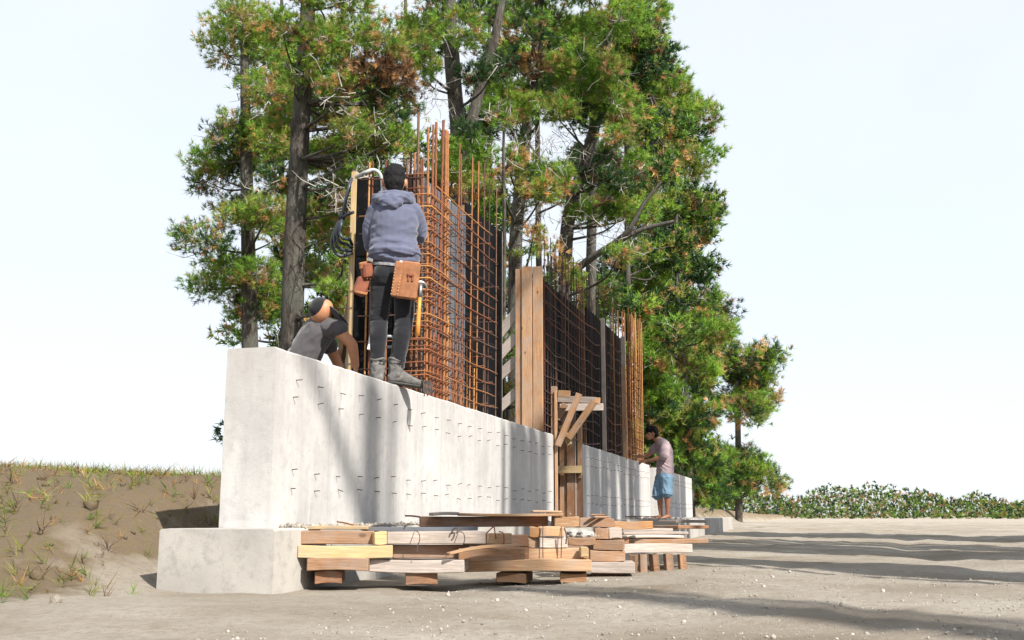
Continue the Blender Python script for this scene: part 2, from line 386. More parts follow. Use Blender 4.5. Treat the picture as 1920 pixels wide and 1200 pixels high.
# ------------------------------------------------------------------ rebar
RUST_BLACK = rust('near_black_rusty_steel', (.022, .016, .014), (.04, .024, .018), (.085, .042, .026))  # darkest rust tone, used on the long thin cage
def unit_bar(mat, name):
    V, Fc = tube_np([(0, 0, 0), (0, 0, 1)], 1.0, 7); return mesh_np(name, V, Fc, True, mat)
BARS = {k: unit_bar(m, 'vertical_bar') for k, m in (('r', RUST), ('d', RUST_DARK), ('o', RUST_ORANGE), ('k', RUST_BLACK))}
def bar(parent, x, y, z0, z1, r, kind='r', lean=None):
    """one upright reinforcing bar, shared mesh, slight lean"""
    lx, ly = lean or (random.gauss(0, .007), random.gauss(0, .007))
    d = Vector((lx, ly, 1)).normalized()
    M = Matrix.Translation((x, y, z0)) @ d.to_track_quat('Z', 'Y').to_matrix().to_4x4() @ Matrix.Diagonal((r, r, z1 - z0, 1))
    return add('vertical_bar', BARS[kind], M, parent)
def tie(parent, pts, r, mat, name='horizontal_bar', sides=6): return tube(name, pts, r, mat, parent, sides)

# -------- cage one: column block and its run along the near wall
Y1 = wall_y(801, -0.04, WT)              # near end of the cage
Y1c = wall_y(843, -0.04, WT)             # end of the dense column block
Y1e = wall_y(931, -0.04, WT)
c1 = tag(empty('rebar_cage', (-0.17, (Y1 + Y1e) / 2, WT)), 'rusty orange rebar cage in front of the hooded man on the near wall', 'rebar cage', 'rebar cages standing on the walls')
XF, XB = -0.045, -0.285
col_top = {801: 232, 807: 228, 813: 222, 820: 218, 827: 240, 833: 238, 839: 242}
for px, ty in col_top.items():
    y = wall_y(px, XF, WT); zt = at_x(px, ty, XF).z
    bar(c1, XF - 0.008, y, WT - .02, zt, random.uniform(.0105, .0135), random.choice('rrdr'))
for k in range(6):
    y = Y1 + .03 + (Y1c - Y1 - .06) * k / 5
    bar(c1, XB + random.uniform(-.01, .01), y, WT - .02, WT + 2.3 + random.uniform(-.12, .1), .011, random.choice('rrd'))
for k in range(4):
    y = Y1 + .06 + (Y1c - Y1 - .1) * k / 3 + random.uniform(-.02, .02)
    bar(c1, XF - .06 - random.uniform(0, .13), y, WT - .02, WT + random.uniform(1.75, 2.25), .0095, random.choice('ror'))
for px, ty in ((853, 262), (861, 300), (868, 282), (881, 292), (894, 300), (907, 305), (915, 335), (930, 345)):
    y = wall_y(px, XF, WT); bar(c1, XF - .006, y, WT - .02, at_x(px, ty, XF).z, random.uniform(.006, .0085), random.choice('rrddo'))
for px in (858, 884, 910):
    y = wall_y(px, XB, WT); bar(c1, XB, y, WT - .02, WT + random.uniform(1.85, 2.25), .007, random.choice('rdd'))
for px, ty, ln in ((846, 590, .05), (851, 618, .02), (858, 606, -.015), (864, 660, .01), (873, 610, .02), (884, 640, -.02), (897, 690, .02)):   # short starter bars
    y = wall_y(px, XF, WT); bar(c1, XF - .05, y, WT - .02, at_x(px, ty, XF).z, .0075, 'o', (0, ln))
def stirrup(z, y0, y1, x0, x1, r, mat):
    j = lambda s=.006: random.uniform(-s, s); t = random.uniform(-.012, .012)
    pts = [(x1, y0 + .02, z + j()), (x1 + .004, (y0 + y1) / 2, z + t), (x1, y1 - .02, z + j()), (x1 - .02, y1, z), (x0 + .02, y1, z + j()), (x0, y1 - .02, z), (x0, y0 + .02, z + j()), (x0 + .02, y0, z + j()), (x1 - .02, y0, z + j()), (x1, y0 + .02, z + j()), (x1 - .05, y0 + .07, z - .03)]
    return tie(c1, pts, r, mat, 'stirrup')
z = WT + .075
while z < WT + 1.93:
    stirrup(z, Y1 - .025 + random.uniform(-.01, .01), Y1c + .015, XB - .02, XF + .014, .0066, random.choice([RUST, RUST, RUST_ORANGE]))
    if random.random() < .55: stirrup(z + random.uniform(.02, .05), Y1 - .02, Y1c - random.uniform(.25, .4), XB - .02, XF + .012, .005, RUST)
    z += .112 + random.uniform(-.012, .012)
z = WT + .10; k = 0
ztop = lambda y: WT + 1.95
while z < WT + 2.0:
    ya = Y1c - random.uniform(.0, .6); yb = Y1e + random.uniform(-.25, .0) if k % 3 else Y1e
    pts = [(XF + .012, ya + (yb - ya) * t, z + random.uniform(-.008, .008) - .012 * math.sin(math.pi * t)) for t in (0, .2, .4, .6, .8, 1)]
    tie(c1, pts, .0062, random.choice([RUST, RUST_DARK, RUST, RUST_ORANGE]))
    if k % 2 == 0:
        pts = [(XB, Y1c + (Y1e - Y1c) * t, z + random.uniform(-.01, .01)) for t in (0, .33, .66, 1)]
        tie(c1, pts, .0048, RUST_DARK)
    for q in range(2):       # short cross links from face to face
        yy = random.uniform(Y1c, Y1e)
        tie(c1, [(XB - .02, yy, z + .01), (XF + .03, yy + .02, z + .012), (XF + .034, yy + .03, z - .02)], .0042, random.choice([RUST_DARK, RUST, RUST_ORANGE]), 'cross_link')
    z += .128 + random.uniform(-.015, .015); k += 1
# -------- cage two: the return leg behind the hooded man
YL = Y1 + 0.03
leg = tag(empty('rebar_cage', (-0.45, YL, WT)), 'sparse rebar mat in front of the black panel, left of the hooded man', 'rebar cage', 'rebar cages standing on the walls')
for px, ty in ((682, 304), (689, 302), (715, 300), (721, 306), (741, 420), (749, 410), (769, 320), (775, 210), (780, 214)):
    p = at_y(px, 690, YL); bar(leg, p.x, YL + random.uniform(0, .03), WT - .02, at_y(px, ty, YL).z, .0085 if px < 760 else .011, random.choice('oor') if px < 760 else 'd', (random.uniform(-.006, .006), 0))
for i, py in enumerate((336, 405, 438, 494, 546, 592, 640, 692)):
    a = at_y(674 - i * .5, py + 1, YL - .015); b = at_y(797, py - 4, YL - .015)
    tie(leg, [a, a.lerp(b, .35) + Vector((0, 0, random.uniform(-.01, .01))), a.lerp(b, .7), b], .0065, random.choice([RUST_ORANGE, RUST, RUST_DARK]))
for py in (326, 352):
    a = at_y(762, py + 2, YL - .03); b = at_y(803, py - 1, YL - .03); tie(leg, [a, b], .0065, RUST)

# -------- cage three: long thin cage on the middle stretch
Y3 = wall_y(1019, -.05, WT); Y3e = wall_y(1166, -.05, WT)
c3 = tag(empty('rebar_cage', (-0.17, (Y3 + Y3e) / 2, WT)), 'long dark thin rebar cage right of the upright end planks', 'rebar cage', 'rebar cages standing on the walls')
px = 1021.0
while px < 1164:
    if not 1124 < px < 1135:
        y = wall_y(px, XF, WT)
        if y < Y_A1 - .04 or y > Y_B0 + .04 or True:
            base = WT - .02 if (y < Y_A1 - .03 or y > Y_B0 + .03) else WT + .06 + random.uniform(0, .05)
            ty = 452 + (px - 1020) * .82 + random.uniform(-16, 22) if px < 1105 else (530 + (px - 1105) * .75 + random.uniform(-14, 14))
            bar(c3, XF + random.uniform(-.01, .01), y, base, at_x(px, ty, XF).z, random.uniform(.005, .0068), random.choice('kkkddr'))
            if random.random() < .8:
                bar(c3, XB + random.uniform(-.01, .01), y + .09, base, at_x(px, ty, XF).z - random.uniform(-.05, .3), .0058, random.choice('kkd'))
    px += random.uniform(4.2, 6.2) * (1 if px < 1080 else .85)
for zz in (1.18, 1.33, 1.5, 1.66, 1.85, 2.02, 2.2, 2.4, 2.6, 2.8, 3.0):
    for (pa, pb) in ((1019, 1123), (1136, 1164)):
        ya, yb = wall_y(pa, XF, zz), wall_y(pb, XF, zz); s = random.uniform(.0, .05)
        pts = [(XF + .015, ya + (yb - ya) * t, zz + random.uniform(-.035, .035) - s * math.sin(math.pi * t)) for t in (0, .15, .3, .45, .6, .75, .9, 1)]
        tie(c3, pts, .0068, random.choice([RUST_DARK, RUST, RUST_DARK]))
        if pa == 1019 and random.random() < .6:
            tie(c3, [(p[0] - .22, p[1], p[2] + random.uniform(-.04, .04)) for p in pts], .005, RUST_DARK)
# -------- cage four: round orange cage at the far end
Y4a, Y4b = wall_y(1175, -.05, WT), wall_y(1206, -.05, WT)
c4 = tag(empty('rebar_cage', (-0.17, (Y4a + Y4b) / 2, WT)), 'bright orange rusty rebar cage above the barefoot man at the wall end', 'rebar cage', 'rebar cages standing on the walls')
for k in range(13):
    px = 1174 + 32.5 * k / 12; y = wall_y(px, XF, WT)
    bar(c4, XF, y, WT - .02, at_x(px, 586 + (px - 1174) * .55 + random.uniform(-9, 9), XF).z, .0085, random.choice('ooor'))
    if k % 2 == 0: bar(c4, XB, y - .1, WT - .02, at_x(px, 590 + (px - 1174) * .5, XF).z + .1, .0085, random.choice('rod'))
for k in range(4):
    bar(c4, XB + (XF - XB) * (k + .5) / 4, Y4b + .01, WT - .02, at_x(1206, 600, XF).z + random.uniform(-.1, .15), .0085, 'o')
zz = WT + .12
while zz < WT + 2.0:
    pts = [(XF + .015, Y4a - .1 + (Y4b - Y4a + .05) * t, zz + random.uniform(-.02, .02)) for t in (0, .3, .6, .9)] + [(XF + .01, Y4b + .03, zz), (XF - .03, Y4b + .05, zz), (XB, Y4b + .04, zz + .01), (XB - .02, Y4b - .1, zz)]
    tie(c4, pts, .0065, random.choice([RUST, RUST_ORANGE, RUST_DARK])); zz += .155 + random.uniform(-.02, .02)

# ------------------------------------------------------------------ formwork panels on the back of the wall
def slab_box(name, c0, c1, mat, parent, bev=.002):
    c0, c1 = Vector(c0), Vector(c1); lo = Vector((min(c0.x, c1.x), min(c0.y, c1.y), min(c0.z, c1.z))); hi = Vector((max(c0.x, c1.x), max(c0.y, c1.y), max(c0.z, c1.z)))
    s = hi - lo; c = (lo + hi) / 2
    ax = max(range(3), key=lambda i: s[i])
    if ax == 2: return board(name, (c.x, c.y, lo.z), (c.x, c.y, hi.z), s.x, s.y, mat, parent, (0, 1, 0), 0, bev)
    if ax == 0: return board(name, (lo.x, c.y, c.z), (hi.x, c.y, c.z), s.y, s.z, mat, parent, (0, 0, 1), 0, bev)
    return board(name, (c.x, lo.y, c.z), (c.x, hi.y, c.z), s.x, s.z, mat, parent, (0, 0, 1), 0, bev)
XP = -WD - .002
YP = YL + .42                                   # black end panel across the return
pz = at_y(690, 333, YP).z; xl = at_y(665, 500, YP).x
pn = tag(empty('formwork_panel', (-.7, YP, WT)), 'black film-faced panel left of the hooded man with a pale timber stud on its edge', 'formwork panel', 'black formwork panels')
slab_box('sheet', (xl, YP, WT - .02), (-.30, YP + .018, pz), PLYB, pn)
slab_box('edge_stud', (at_y(654.5, 500, YP).x, YP - .005, .35), (xl - .001, YP + .07, at_y(660, 322, YP).z), W_YELLOW, pn)
slab_box('waling', (xl - .02, YP + .072, 1.6), (-.36, YP + .12, 1.7), W_BROWN, pn); slab_box('waling', (xl - .02, YP + .072, 2.5), (-.36, YP + .12, 2.6), W_BROWN, pn)
# weathered braces behind it at the left
a, b = at_y(636, 690, YP + .2), at_y(662, 545, YP + .2); board('brace', a, b, .05, .10, W_BROWN, pn, (0, 1, 0))
a, b = at_y(606, 625, YP + .1), at_y(647, 700, YP + .1); board('brace', a, b, .035, .11, W_GREY, pn, (0, 1, 0))
def back_panel(pa, pb, py_top, ptop, mat, label, extra=True, z0=WT - .05, ya=None):
    ya = ya if ya is not None else wall_y(pa, XP, 2.2); yb = wall_y(pb, XP, 2.2); zt = at_x(ptop, py_top, XP).z
    p = tag(empty('formwork_panel', (XP, (ya + yb) / 2, z0)), label, 'formwork panel', 'black formwork panels')
    slab_box('sheet', (XP - .018, ya, z0), (XP, yb, zt), mat, p)
    n = max(2, int((yb - ya) / .55))
    for k in range(n + 1):
        y = ya + .03 + (yb - ya - .06) * k / n
        slab_box('stud', (XP - .019, y - .025, z0 - .2), (XP - .109, y + .025, zt - random.uniform(.02, .1)), random.choice([W_GREY, W_BROWN]), p)
    for zz in (z0 + .45, z0 + 1.4):
        slab_box('waling', (XP - .11, ya - .02, zz), (XP - .16, yb + .02, zz + .1), W_BROWN, p)
    return p, ya, yb, zt
ymid = wall_y(872, XP, 2.2)
back_panel(840, 872, 401, 872, PLYG, 'film-faced panel behind the dense orange rebar, sky reflection painted grey', ya=YP + .03)  # sky reflecting on the sheet is put into its grey colour
pB, ya, yb, zt = back_panel(872.5, 934, 432, 931, PLYB, 'tall black panel closing the right end of the orange rebar run')
slab_box('edge_strip', (XP + .002, yb - .06, WT - .02), (XP + .05, yb, zt), PLYB, pB)
slab_box('edge_strip', (XP + .002, yb + .001, WT - .02), (XP + .05, yb + .012, zt), W_GREY, pB)
back_panel(1012, 1062, 562, 1062, PLYB, 'dark stained panel just right of the upright end planks', z0=.3)
back_panel(1062.5, 1100, 585, 1090, PLYB, 'dark panel behind the long thin rebar above the timber bracket', z0=.3)
back_panel(1100.5, 1128, 593, 1118, PLYB, 'black panel left of the first pale stud behind the thin rebar', z0=.3)
back_panel(1135, 1166, 622, 1150, PLYB, 'black panel between the two pale studs near the wall end')
for (pa, pb, ty, lab) in ((1128.5, 1134.5, 596, 'pale weathered stud standing above the middle wall, left of the pair'), (1166, 1172.5, 631, 'brown stud with grey top next to the orange far cage')):
    yy = wall_y(pa, -.06, 2.0); xa = -.06; xb = at_y(pb, 700, yy).x
    s = tag(empty('timber_stud', ((xa + xb) / 2, yy, WT)), lab, 'stud', 'studs between black panels')
    zt = at_y(pa, ty, yy).z; zs = zt - (.55 if pa > 1150 else .9)
    slab_box('stud_body', (xa, yy, WT - .03), (xb, yy + .045, zs), W_BROWN if pa > 1150 else W_PALE, s)
    slab_box('stud_top', (xa, yy, zs + .001), (xb, yy + .045, zt), W_GREY if pa > 1150 else W_PALE, s)

# ------------------------------------------------------------------ upright end planks with diagonal braces
YE = wall_y(1017, 0, WT) - .02
se = tag(empty('stop_end_formwork', (-.17, YE, WT)), 'two tall upright planks with a side board and diagonal braces closing the second cage', 'formwork')
zE = at_y(990, 500, YE).z
def plank_y(px0, px1, yy, th, zt, mat, zb=WT + .001):
    slab_box('plank', (at_y(px0, 650, yy).x, yy, zb), (at_y(px1, 650, yy).x, yy + th, zt), mat, se, .004)
plank_y(978, 997.3, YE - .02, .045, zE, W_MID); plank_y(999.0, 1017, YE - .012, .045, zE - .005, W_MID)
plank_y(966, 977.6, YE + .006, .05, zE - .02, W_BROWN)
for (x0, y0, x1, y1) in ((926, 640, 977, 574), (926, 679, 968, 631), (926, 715, 968, 676), (926, 773, 968, 736)):
    board('brace', at_y(x0, y0, YE + .12), at_y(x1, y1, YE + .075), .028, .13, W_GREY, se, (0, 0, 1), .004)
# ------------------------------------------------------------------ opening form and timber bracket between the two walls
YO = Y_B0 - .03
of = tag(empty('opening_formwork', (-.17, YO, 0)), 'boarded form of upright timbers closing the gap between the near and middle walls', 'formwork')
def opb(name, px0, px1, py0, py1, yy, th, mat, par): return slab_box(name, (at_y(px0, 900, yy).x, yy, at_y(px0, py1, yy).z), (at_y(px1, 900, yy).x, yy - th, at_y(px0, py0, yy).z), mat, par, .003)
opb('board', 1050, 1063.5, 742, 969, YO, .03, W_BROWN, of)
opb('post', 1064, 1078, 772, 969, YO - .02, .05, W_RED, of)
opb('batten', 1078.5, 1081.5, 760, 969, YO - .03, .03, W_PALE, of)
opb('board', 1082, 1093, 745, 969, YO, .02, PLYB, of)  # black sheet stands in for the dark shadow in this gap
opb('board', 1081.8, 1092.4, 893, 969, YO - .022, .03, W_RED, of)
opb('stud', 1084.5, 1092.8, 797, 892, YO - .022, .06, W_MID, of)
opb('crossbar', 1041.5, 1091, 874, 887.5, YO - .12, .05, W_YELLOW, of)
opb('crossbar', 1085.5, 1091.5, 884, 897, YO - .06, .05, W_BROWN, of)
YB = Y_A1 + .04
br = tag(empty('timber_bracket', (0.05, YB, 0)), 'nailed timber bracket of two diagonal struts and short arms above the wall gap', 'bracket')
def arm(name, x0, y0, x1, y1, yy, w, h, mat, warp=.0):
    return board(name, at_y(x0, y0, yy), at_y(x1, y1, yy), w, h, mat, br, (0, 0, 1), warp)
slab_box('post', (at_y(1034, 900, YB).x, YB, .0), (at_y(1043.5, 900, YB).x, YB + .09, at_y(1040, 724, YB).z), W_BROWN, br)
slab_box('post', (at_y(1044.2, 900, YB).x - .02, YB - .032, .0), (at_y(1046, 900, YB).x, YB - .002, at_y(1040, 733, YB).z), W_MID, br)
arm('arm', 1047, 738, 1069, 739, YB - .02, .045, .085, W_MID)
arm('arm', 1046, 748, 1117, 751, YB + .16, .045, .085, W_GREY)
arm('arm', 1117.5, 751.5, 1125, 752, YB + .22, .05, .085, W_ORANGE)
arm('arm', 1050, 764, 1131, 763, YB + .5, .045, .095, W_GREY)
arm('strut', 1046, 836, 1086, 738, YB - .075, .045, .078, W_BROWN)
arm('strut', 1066, 822, 1115, 752, YB + .05, .045, .085, W_MID)
arm('strut', 1052, 798, 1068, 834, YB + .10, .04, .07, W_YELLOW)
arm('strut', 1044, 786, 1060, 757, YB + .30, .04, .08, W_BROWN)

random.seed(55); rng = np.random.default_rng(55)

# ------------------------------------------------------------------ pines
GREENS = np.array([(.21, .36, .045), (.17, .32, .042), (.26, .385, .05), (.12, .24, .036)])
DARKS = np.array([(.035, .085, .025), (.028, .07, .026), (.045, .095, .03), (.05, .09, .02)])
OLIVE = np.array([(.27, .29, .06), (.30, .31, .075), (.22, .25, .055)])
DRY = np.array([(.58, .33, .12), (.52, .29, .11), (.60, .40, .18), (.46, .28, .15)])
BROWN = np.array([(.16, .085, .045), (.12, .065, .04), (.20, .10, .05)])
PAL = {'g': GREENS, 'd': DARKS, 'o': OLIVE, 'y': DRY, 'b': BROWN}
MIX = {  # shares of the palettes within a clump
 'G': (('g', .86), ('o', .11), ('y', .03)), 'O': (('g', .58), ('o', .31), ('y', .11)), 'Y': (('g', .12), ('o', .36), ('y', .42), ('b', .10)),
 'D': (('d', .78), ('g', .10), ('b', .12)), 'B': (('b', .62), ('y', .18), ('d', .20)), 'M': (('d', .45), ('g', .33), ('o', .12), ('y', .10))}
def needles(C, Dv, S, T, K=20, wid=.016):
    """C centres, Dv tuft directions, S needle lengths, T colours -> triangles"""
    n = len(C)
    q = rng.normal(size=(n, K, 3)); q /= np.linalg.norm(q, axis=2, keepdims=True)
    d = Dv[:, None, :] * 1.0 + q * .95; d /= np.linalg.norm(d, axis=2, keepdims=True)
    L = S[:, None, None] * rng.uniform(.6, 1.15, (n, K, 1))
    base = C[:, None, :] + Dv[:, None, :] * rng.uniform(-.35, .25, (n, K, 1)) * S[:, None, None]
    tip = base + d * L; tip[..., 2] -= .12 * L[..., 0] * rng.uniform(0, 1, (n, K))
    side = np.cross(d, rng.normal(size=(n, K, 3))); side /= (np.linalg.norm(side, axis=2, keepdims=True) + 1e-9)
    w = wid * S[:, None, None] / .17
    V = np.stack([base + side * w * .5, tip, base - side * w * .5], 2).reshape(-1, 3)
    Fc = np.arange(n * K * 3).reshape(-1, 3)
    c = np.repeat(T[:, None, :], K, 1) * rng.uniform(.75, 1.25, (n, K, 1))
    c = np.concatenate([c, np.ones((n, K, 1))], 2).reshape(-1, 4)
    return V, Fc, c
def pick(kind, n):
    names = [k for k, _ in MIX[kind]]; pr = np.array([p for _, p in MIX[kind]]); idx = rng.choice(len(names), n, p=pr / pr.sum())
    out = np.zeros((n, 3))
    for i, k in enumerate(names):
        m = idx == i; p = PAL[k]; out[m] = p[rng.integers(0, len(p), m.sum())]
    return out * rng.uniform(.85, 1.15, (n, 1))
class Pine:
    def __init__(self, name, label, group='pine trees behind the walls'):
        self.tr = [[], []]; self.br = [[], []]; self.tw = [[], []]; self.C = []; self.D = []; self.S = []; self.T = []
        self.name, self.label, self.group = name, label, group; self.base = None
    def _tube(self, store, pts, rad, sides):
        V, Fc = tube_np(pts, rad, sides, False); o = len(store[0]); store[0] += V; store[1] += [tuple(i + o for i in f) for f in Fc]
    def trunk(self, pts, r0, r1, sides=10, main=True):
        p = smooth_path(pts, 5); n = len(p)
        rad = [(r0 + (r1 - r0) * i / (n - 1)) * (1 + .10 * noise.noise(Vector((i * .9, r0 * 50, 3)))) for i in range(n)]
        if main and self.base is None: self.base = Vector(pts[0]); self.main = p
        self._tube(self.tr if main else self.br, p, rad, sides)
    def twigs(self, c, r, n, out=None):
        for _ in range(n):
            d = Vector(rng.normal(size=3)).normalized()
            if out is not None: d = (d + out * .8).normalized()
            L = random.uniform(.45, 1.15) * r; a = Vector(c) + Vector(rng.normal(size=3)) * r * .35
            b = a + d * L * .5 + Vector(rng.normal(size=3)) * L * .13; e = b + (d + Vector(rng.normal(size=3)) * .45).normalized() * L * .5
            w = random.uniform(.004, .010); self._tube(self.tw, [a, b, e], [w, w * .75, w * .35], 3)
            if random.random() < .7:
                f = b + (d + Vector(rng.normal(size=3)) * .9).normalized() * L * .4; self._tube(self.tw, [b, f], [w * .6, w * .25], 3)
    def clump(self, c, r, kind, dens=1.0, size=.17, limb=True, flat=.72, tw=5):
        """a bough: limb from the stem, twigs, and tufts gathered at shoot ends, sunlit crust uppermost"""
        c = Vector(c)
        if limb and self.base is not None:
            src = min(self.main, key=lambda p: abs((p.z + .25 * (p - c).length) - c.z) + .2 * (p - c).length)
            mid = src.lerp(c, .55) + Vector((random.uniform(-.2, .2), random.uniform(-.2, .2), -.12 * (c - src).length * random.uniform(.2, 1)))
            L = (c - src).length; r0 = min(.09, .012 + .016 * L)
            self._tube(self.br, smooth_path([src, mid, c], 4), [r0 * (1 - .8 * i / 8) for i in range(9)], 5)
        vol = r * r * r; shoots = max(5, int(46 * dens * (r / .5) ** 2.1 * (.14 / size) ** 1.8))
        sh = []
        for _ in range(shoots):
            d = rng.normal(size=3); d /= np.linalg.norm(d); d[2] = d[2] * .8 + .22
            k = rng.uniform(.5, 1.0) ** .5
            e = np.array(c) + d * np.array([r, r, r * flat]) * k * (1 + .35 * noise.noise(Vector(d * 1.9) + c))
            sh.append((e, d))
            if rng.random() < .25: self._tube(self.tw, [c, c.lerp(Vector(e), .6) + Vector(rng.normal(size=3)) * .05, Vector(e)], [.012, .009, .004], 3)
        cl = pick(kind, shoots); dr = pick('Y', shoots)
        for i_, (e, d) in enumerate(sh):      # the undersides of the boughs carry the old dry needles
            if kind in 'GO' and d[2] < -.05 and rng.random() < (.22 if kind == 'G' else .45): cl[i_] = dr[i_]
        for (e, d), col_ in zip(sh, cl):
            for q in range(5):
                o = rng.normal(size=3) * size * .62; dd = d * .7 + np.array([0, 0, .45]) + rng.normal(size=3) * .35; dd /= np.linalg.norm(dd)
                self.C.append(e + o); self.D.append(dd); self.S.append(size * rng.uniform(.75, 1.2)); self.T.append(col_ * rng.uniform(.8, 1.2))
        if tw: self.twigs(c, r * 1.15, int(tw))
    def build(self, K=24, wid=.016):
        b = self.base; root = empty(self.name, b); tag(root, self.label, 'tree', self.group)
        Mt = Matrix.Translation(b); sub = lambda V: np.array([v[:] for v in V]) - np.array(b)
        if self.tr[0]: add('trunk', mesh_np('trunk', sub(self.tr[0]), self.tr[1], True, BARK), Mt, root)
        if self.br[0]: tag(add('branches', mesh_np('branches', sub(self.br[0]), self.br[1], True, BARK), Mt, root), kind='stuff')
        if self.tw[0]: tag(add('dead_twigs', mesh_np('dead_twigs', sub(self.tw[0]), self.tw[1], False, TWIG), Mt, root), kind='stuff')
        if self.C:
            V, Fc, c = needles(np.array(self.C), np.array(self.D), np.array(self.S), np.array(self.T), K, wid)
            tag(add('crown', mesh_np('crown', V - np.array(b), Fc, False, NEEDLE, c), Mt, root), kind='stuff')
        return root
def gpt(px, d):          # a point on the ground under an image column
    p = CAM + ray(px, 965) * d; return Vector((p.x, p.y, ground_h(p.x, p.y) - .15))
def tpath(d, base_px, *pp): return [gpt(base_px, d)] + [at_d(x, y, d) for x, y in pp]
TREES = {}
def pine(key, name, label, d, base_px, pts, r0, r1, **k):
    t = Pine(name, label, **k); t.trunk(tpath(d, base_px, *pts), r0, r1); t.d = d; TREES[key] = t; return t
A = pine('A', 'pine_tree', 'pine at the left edge with orange dying needles above the cable coil', 15.5, 545, [(548, 600), (560, 300), (575, 60), (580, -120)], .20, .09)
Bt = pine('B', 'pine_tree', 'tall pine with thick dark forked trunk above the rusty bars', 20, 868, [(866, 600), (862, 400), (860, 260), (848, 120), (838, -60), (835, -200)], .19, .12)
Bt.trunk([at_d(868, 285, 20), at_d(886, 220, 20.2), at_d(904, 150, 20.3), at_d(930, 60, 20.4), at_d(950, -60, 20.5)], .13, .08, 8, False)
Ct = pine('C', 'pine_tree', 'pine with pale straight trunk above the upright end planks', 23, 962, [(966, 700), (966, 480), (972, 390), (985, 260), (1000, 150), (1012, 0), (1018, -140)], .17, .09)
Dt = pine('D', 'pine_tree', 'pine whose trunk bends right above the long dark cage', 24, 1058, [(1060, 700), (1060, 480), (1072, 380), (1092, 320), (1118, 225), (1132, 140), (1150, 0), (1156, -120)], .18, .09)
Dt.trunk([at_d(1062, 520, 24), at_d(1100, 490, 23.6), at_d(1150, 458, 23.2), at_d(1205, 430, 23), at_d(1265, 415, 22.8)], .10, .04, 7, False)
Dt.trunk([at_d(1150, 458, 23.2), at_d(1180, 430, 23), at_d(1205, 385, 23), at_d(1240, 340, 23)], .07, .03, 6, False)
Et = pine('E', 'pine_tree', 'slim dark pine stem seen between the two leaning pines', 28, 1108, [(1110, 600), (1111, 430), (1116, 300), (1120, 100)], .13, .07)
Ft = pine('F', 'pine_tree', 'broad bright green pine filling the upper right', 42, 1262, [(1256, 700), (1236, 500), (1216, 300), (1210, 120), (1205, -60)], .17, .08)
Ht = pine('H', 'pine_tree', 'low drooping pine behind the barefoot man at the right edge', 37, 1296, [(1288, 800), (1278, 650), (1268, 520)], .16, .06)
It = pine('I', 'pine_tree', 'thin bare pole pine left of the pale straight trunk', 19.5, 944, [(945, 600), (946, 420), (944, 300), (945, 225)], .04, .022)
Nt = pine('N', 'pine_tree', 'pine standing outside the left of the black panel', 21, 470, [(468, 600), (462, 300), (458, 80)], .2, .08)
Qt = pine('Q', 'pine_tree', 'outer pine beyond the far wall on the right', 62, 1385, [(1383, 760), (1380, 660)], .22, .08)

def cl(t, px, py, rpx, kind, dd=0.0, dens=1.0, size=None, **k):
    d = t.d + dd; size = size or .0058 * d
    t.clump(at_d(px, py, d), rpx / (F_PX / d), kind, dens, size, **k)
for a in ((638, 165, 34, 'Y'), (655, 135, 30, 'O'), (700, 140, 44, 'B'), (745, 150, 42, 'B'), (720, 195, 34, 'D'), (775, 170, 26, 'B'), (640, 225, 30, 'Y'), (660, 255, 34, 'O'), (632, 290, 34, 'O'), (690, 250, 36, 'O'),
          (735, 225, 34, 'M'), (765, 200, 24, 'M'), (750, 258, 28, 'O'), (700, 295, 32, 'M'), (640, 335, 34, 'G'), (668, 320, 28, 'O'), (720, 278, 26, 'O'), (640, 395, 32, 'Y'), (625, 440, 28, 'O'), (642, 480, 26, 'O'), (630, 545, 28, 'G'), (640, 520, 22, 'G'), (645, 575, 24, 'O'),
          (600, 200, 40, 'O'), (590, 300, 44, 'G'), (585, 420, 42, 'O'), (570, 140, 40, 'G'), (600, 80, 44, 'O'), (660, 70, 46, 'G'), (720, 75, 46, 'O'), (540, 230, 44, 'G'), (520, 340, 40, 'M'), (530, 60, 44, 'G'), (580, -10, 50, 'G'), (660, 0, 45, 'G'), (580, 510, 36, 'O')):
    cl(A, *a, dd=random.uniform(-.8, .8), dens=1.15, tw=6)
for a in ((795, 138, 28, 'G'), (800, 120, 26, 'O'), (870, 290, 44, 'G'), (850, 320, 34, 'G'), (890, 325, 36, 'O'), (905, 350, 26, 'O'), (880, 355, 26, 'Y'), (880, 250, 26, 'D'), (885, 145, 30, 'D'), (925, 130, 34, 'D'), (860, 60, 50, 'G'), (800, 50, 46, 'G'), (900, 20, 50, 'M'), (800, -20, 50, 'G'), (880, -60, 50, 'G'), (770, 90, 36, 'O'), (910, 260, 22, 'D')):
    cl(Bt, *a, dd=random.uniform(-1.4, -.5) if a[1] > 240 else random.uniform(-1.2, .8))
for a in ((945, 180, 44, 'G'), (975, 190, 36, 'G'), (960, 212, 40, 'O'), (935, 205, 24, 'G'), (1005, 195, 22, 'O'), (960, 295, 24, 'O'), (975, 300, 20, 'Y'), (965, 330, 26, 'O'), (1000, 330, 40, 'G'), (1035, 335, 40, 'G'), (1020, 360, 36, 'O'), (1050, 355, 24, 'O'), (990, 355, 22, 'Y'), (1040, 375, 20, 'Y'), (935, 330, 14, 'Y'), (1000, 125, 30, 'B'), (1040, 130, 36, 'O'), (985, 60, 46, 'M'), (1030, 50, 48, 'G'), (1020, -30, 50, 'G'), (960, 20, 46, 'G'), (950, 120, 30, 'D'), (970, 260, 20, 'D'), (1000, 440, 22, 'Y'), (985, 470, 20, 'O')):
    cl(Ct, *a, dd=random.uniform(-2.2, .6))
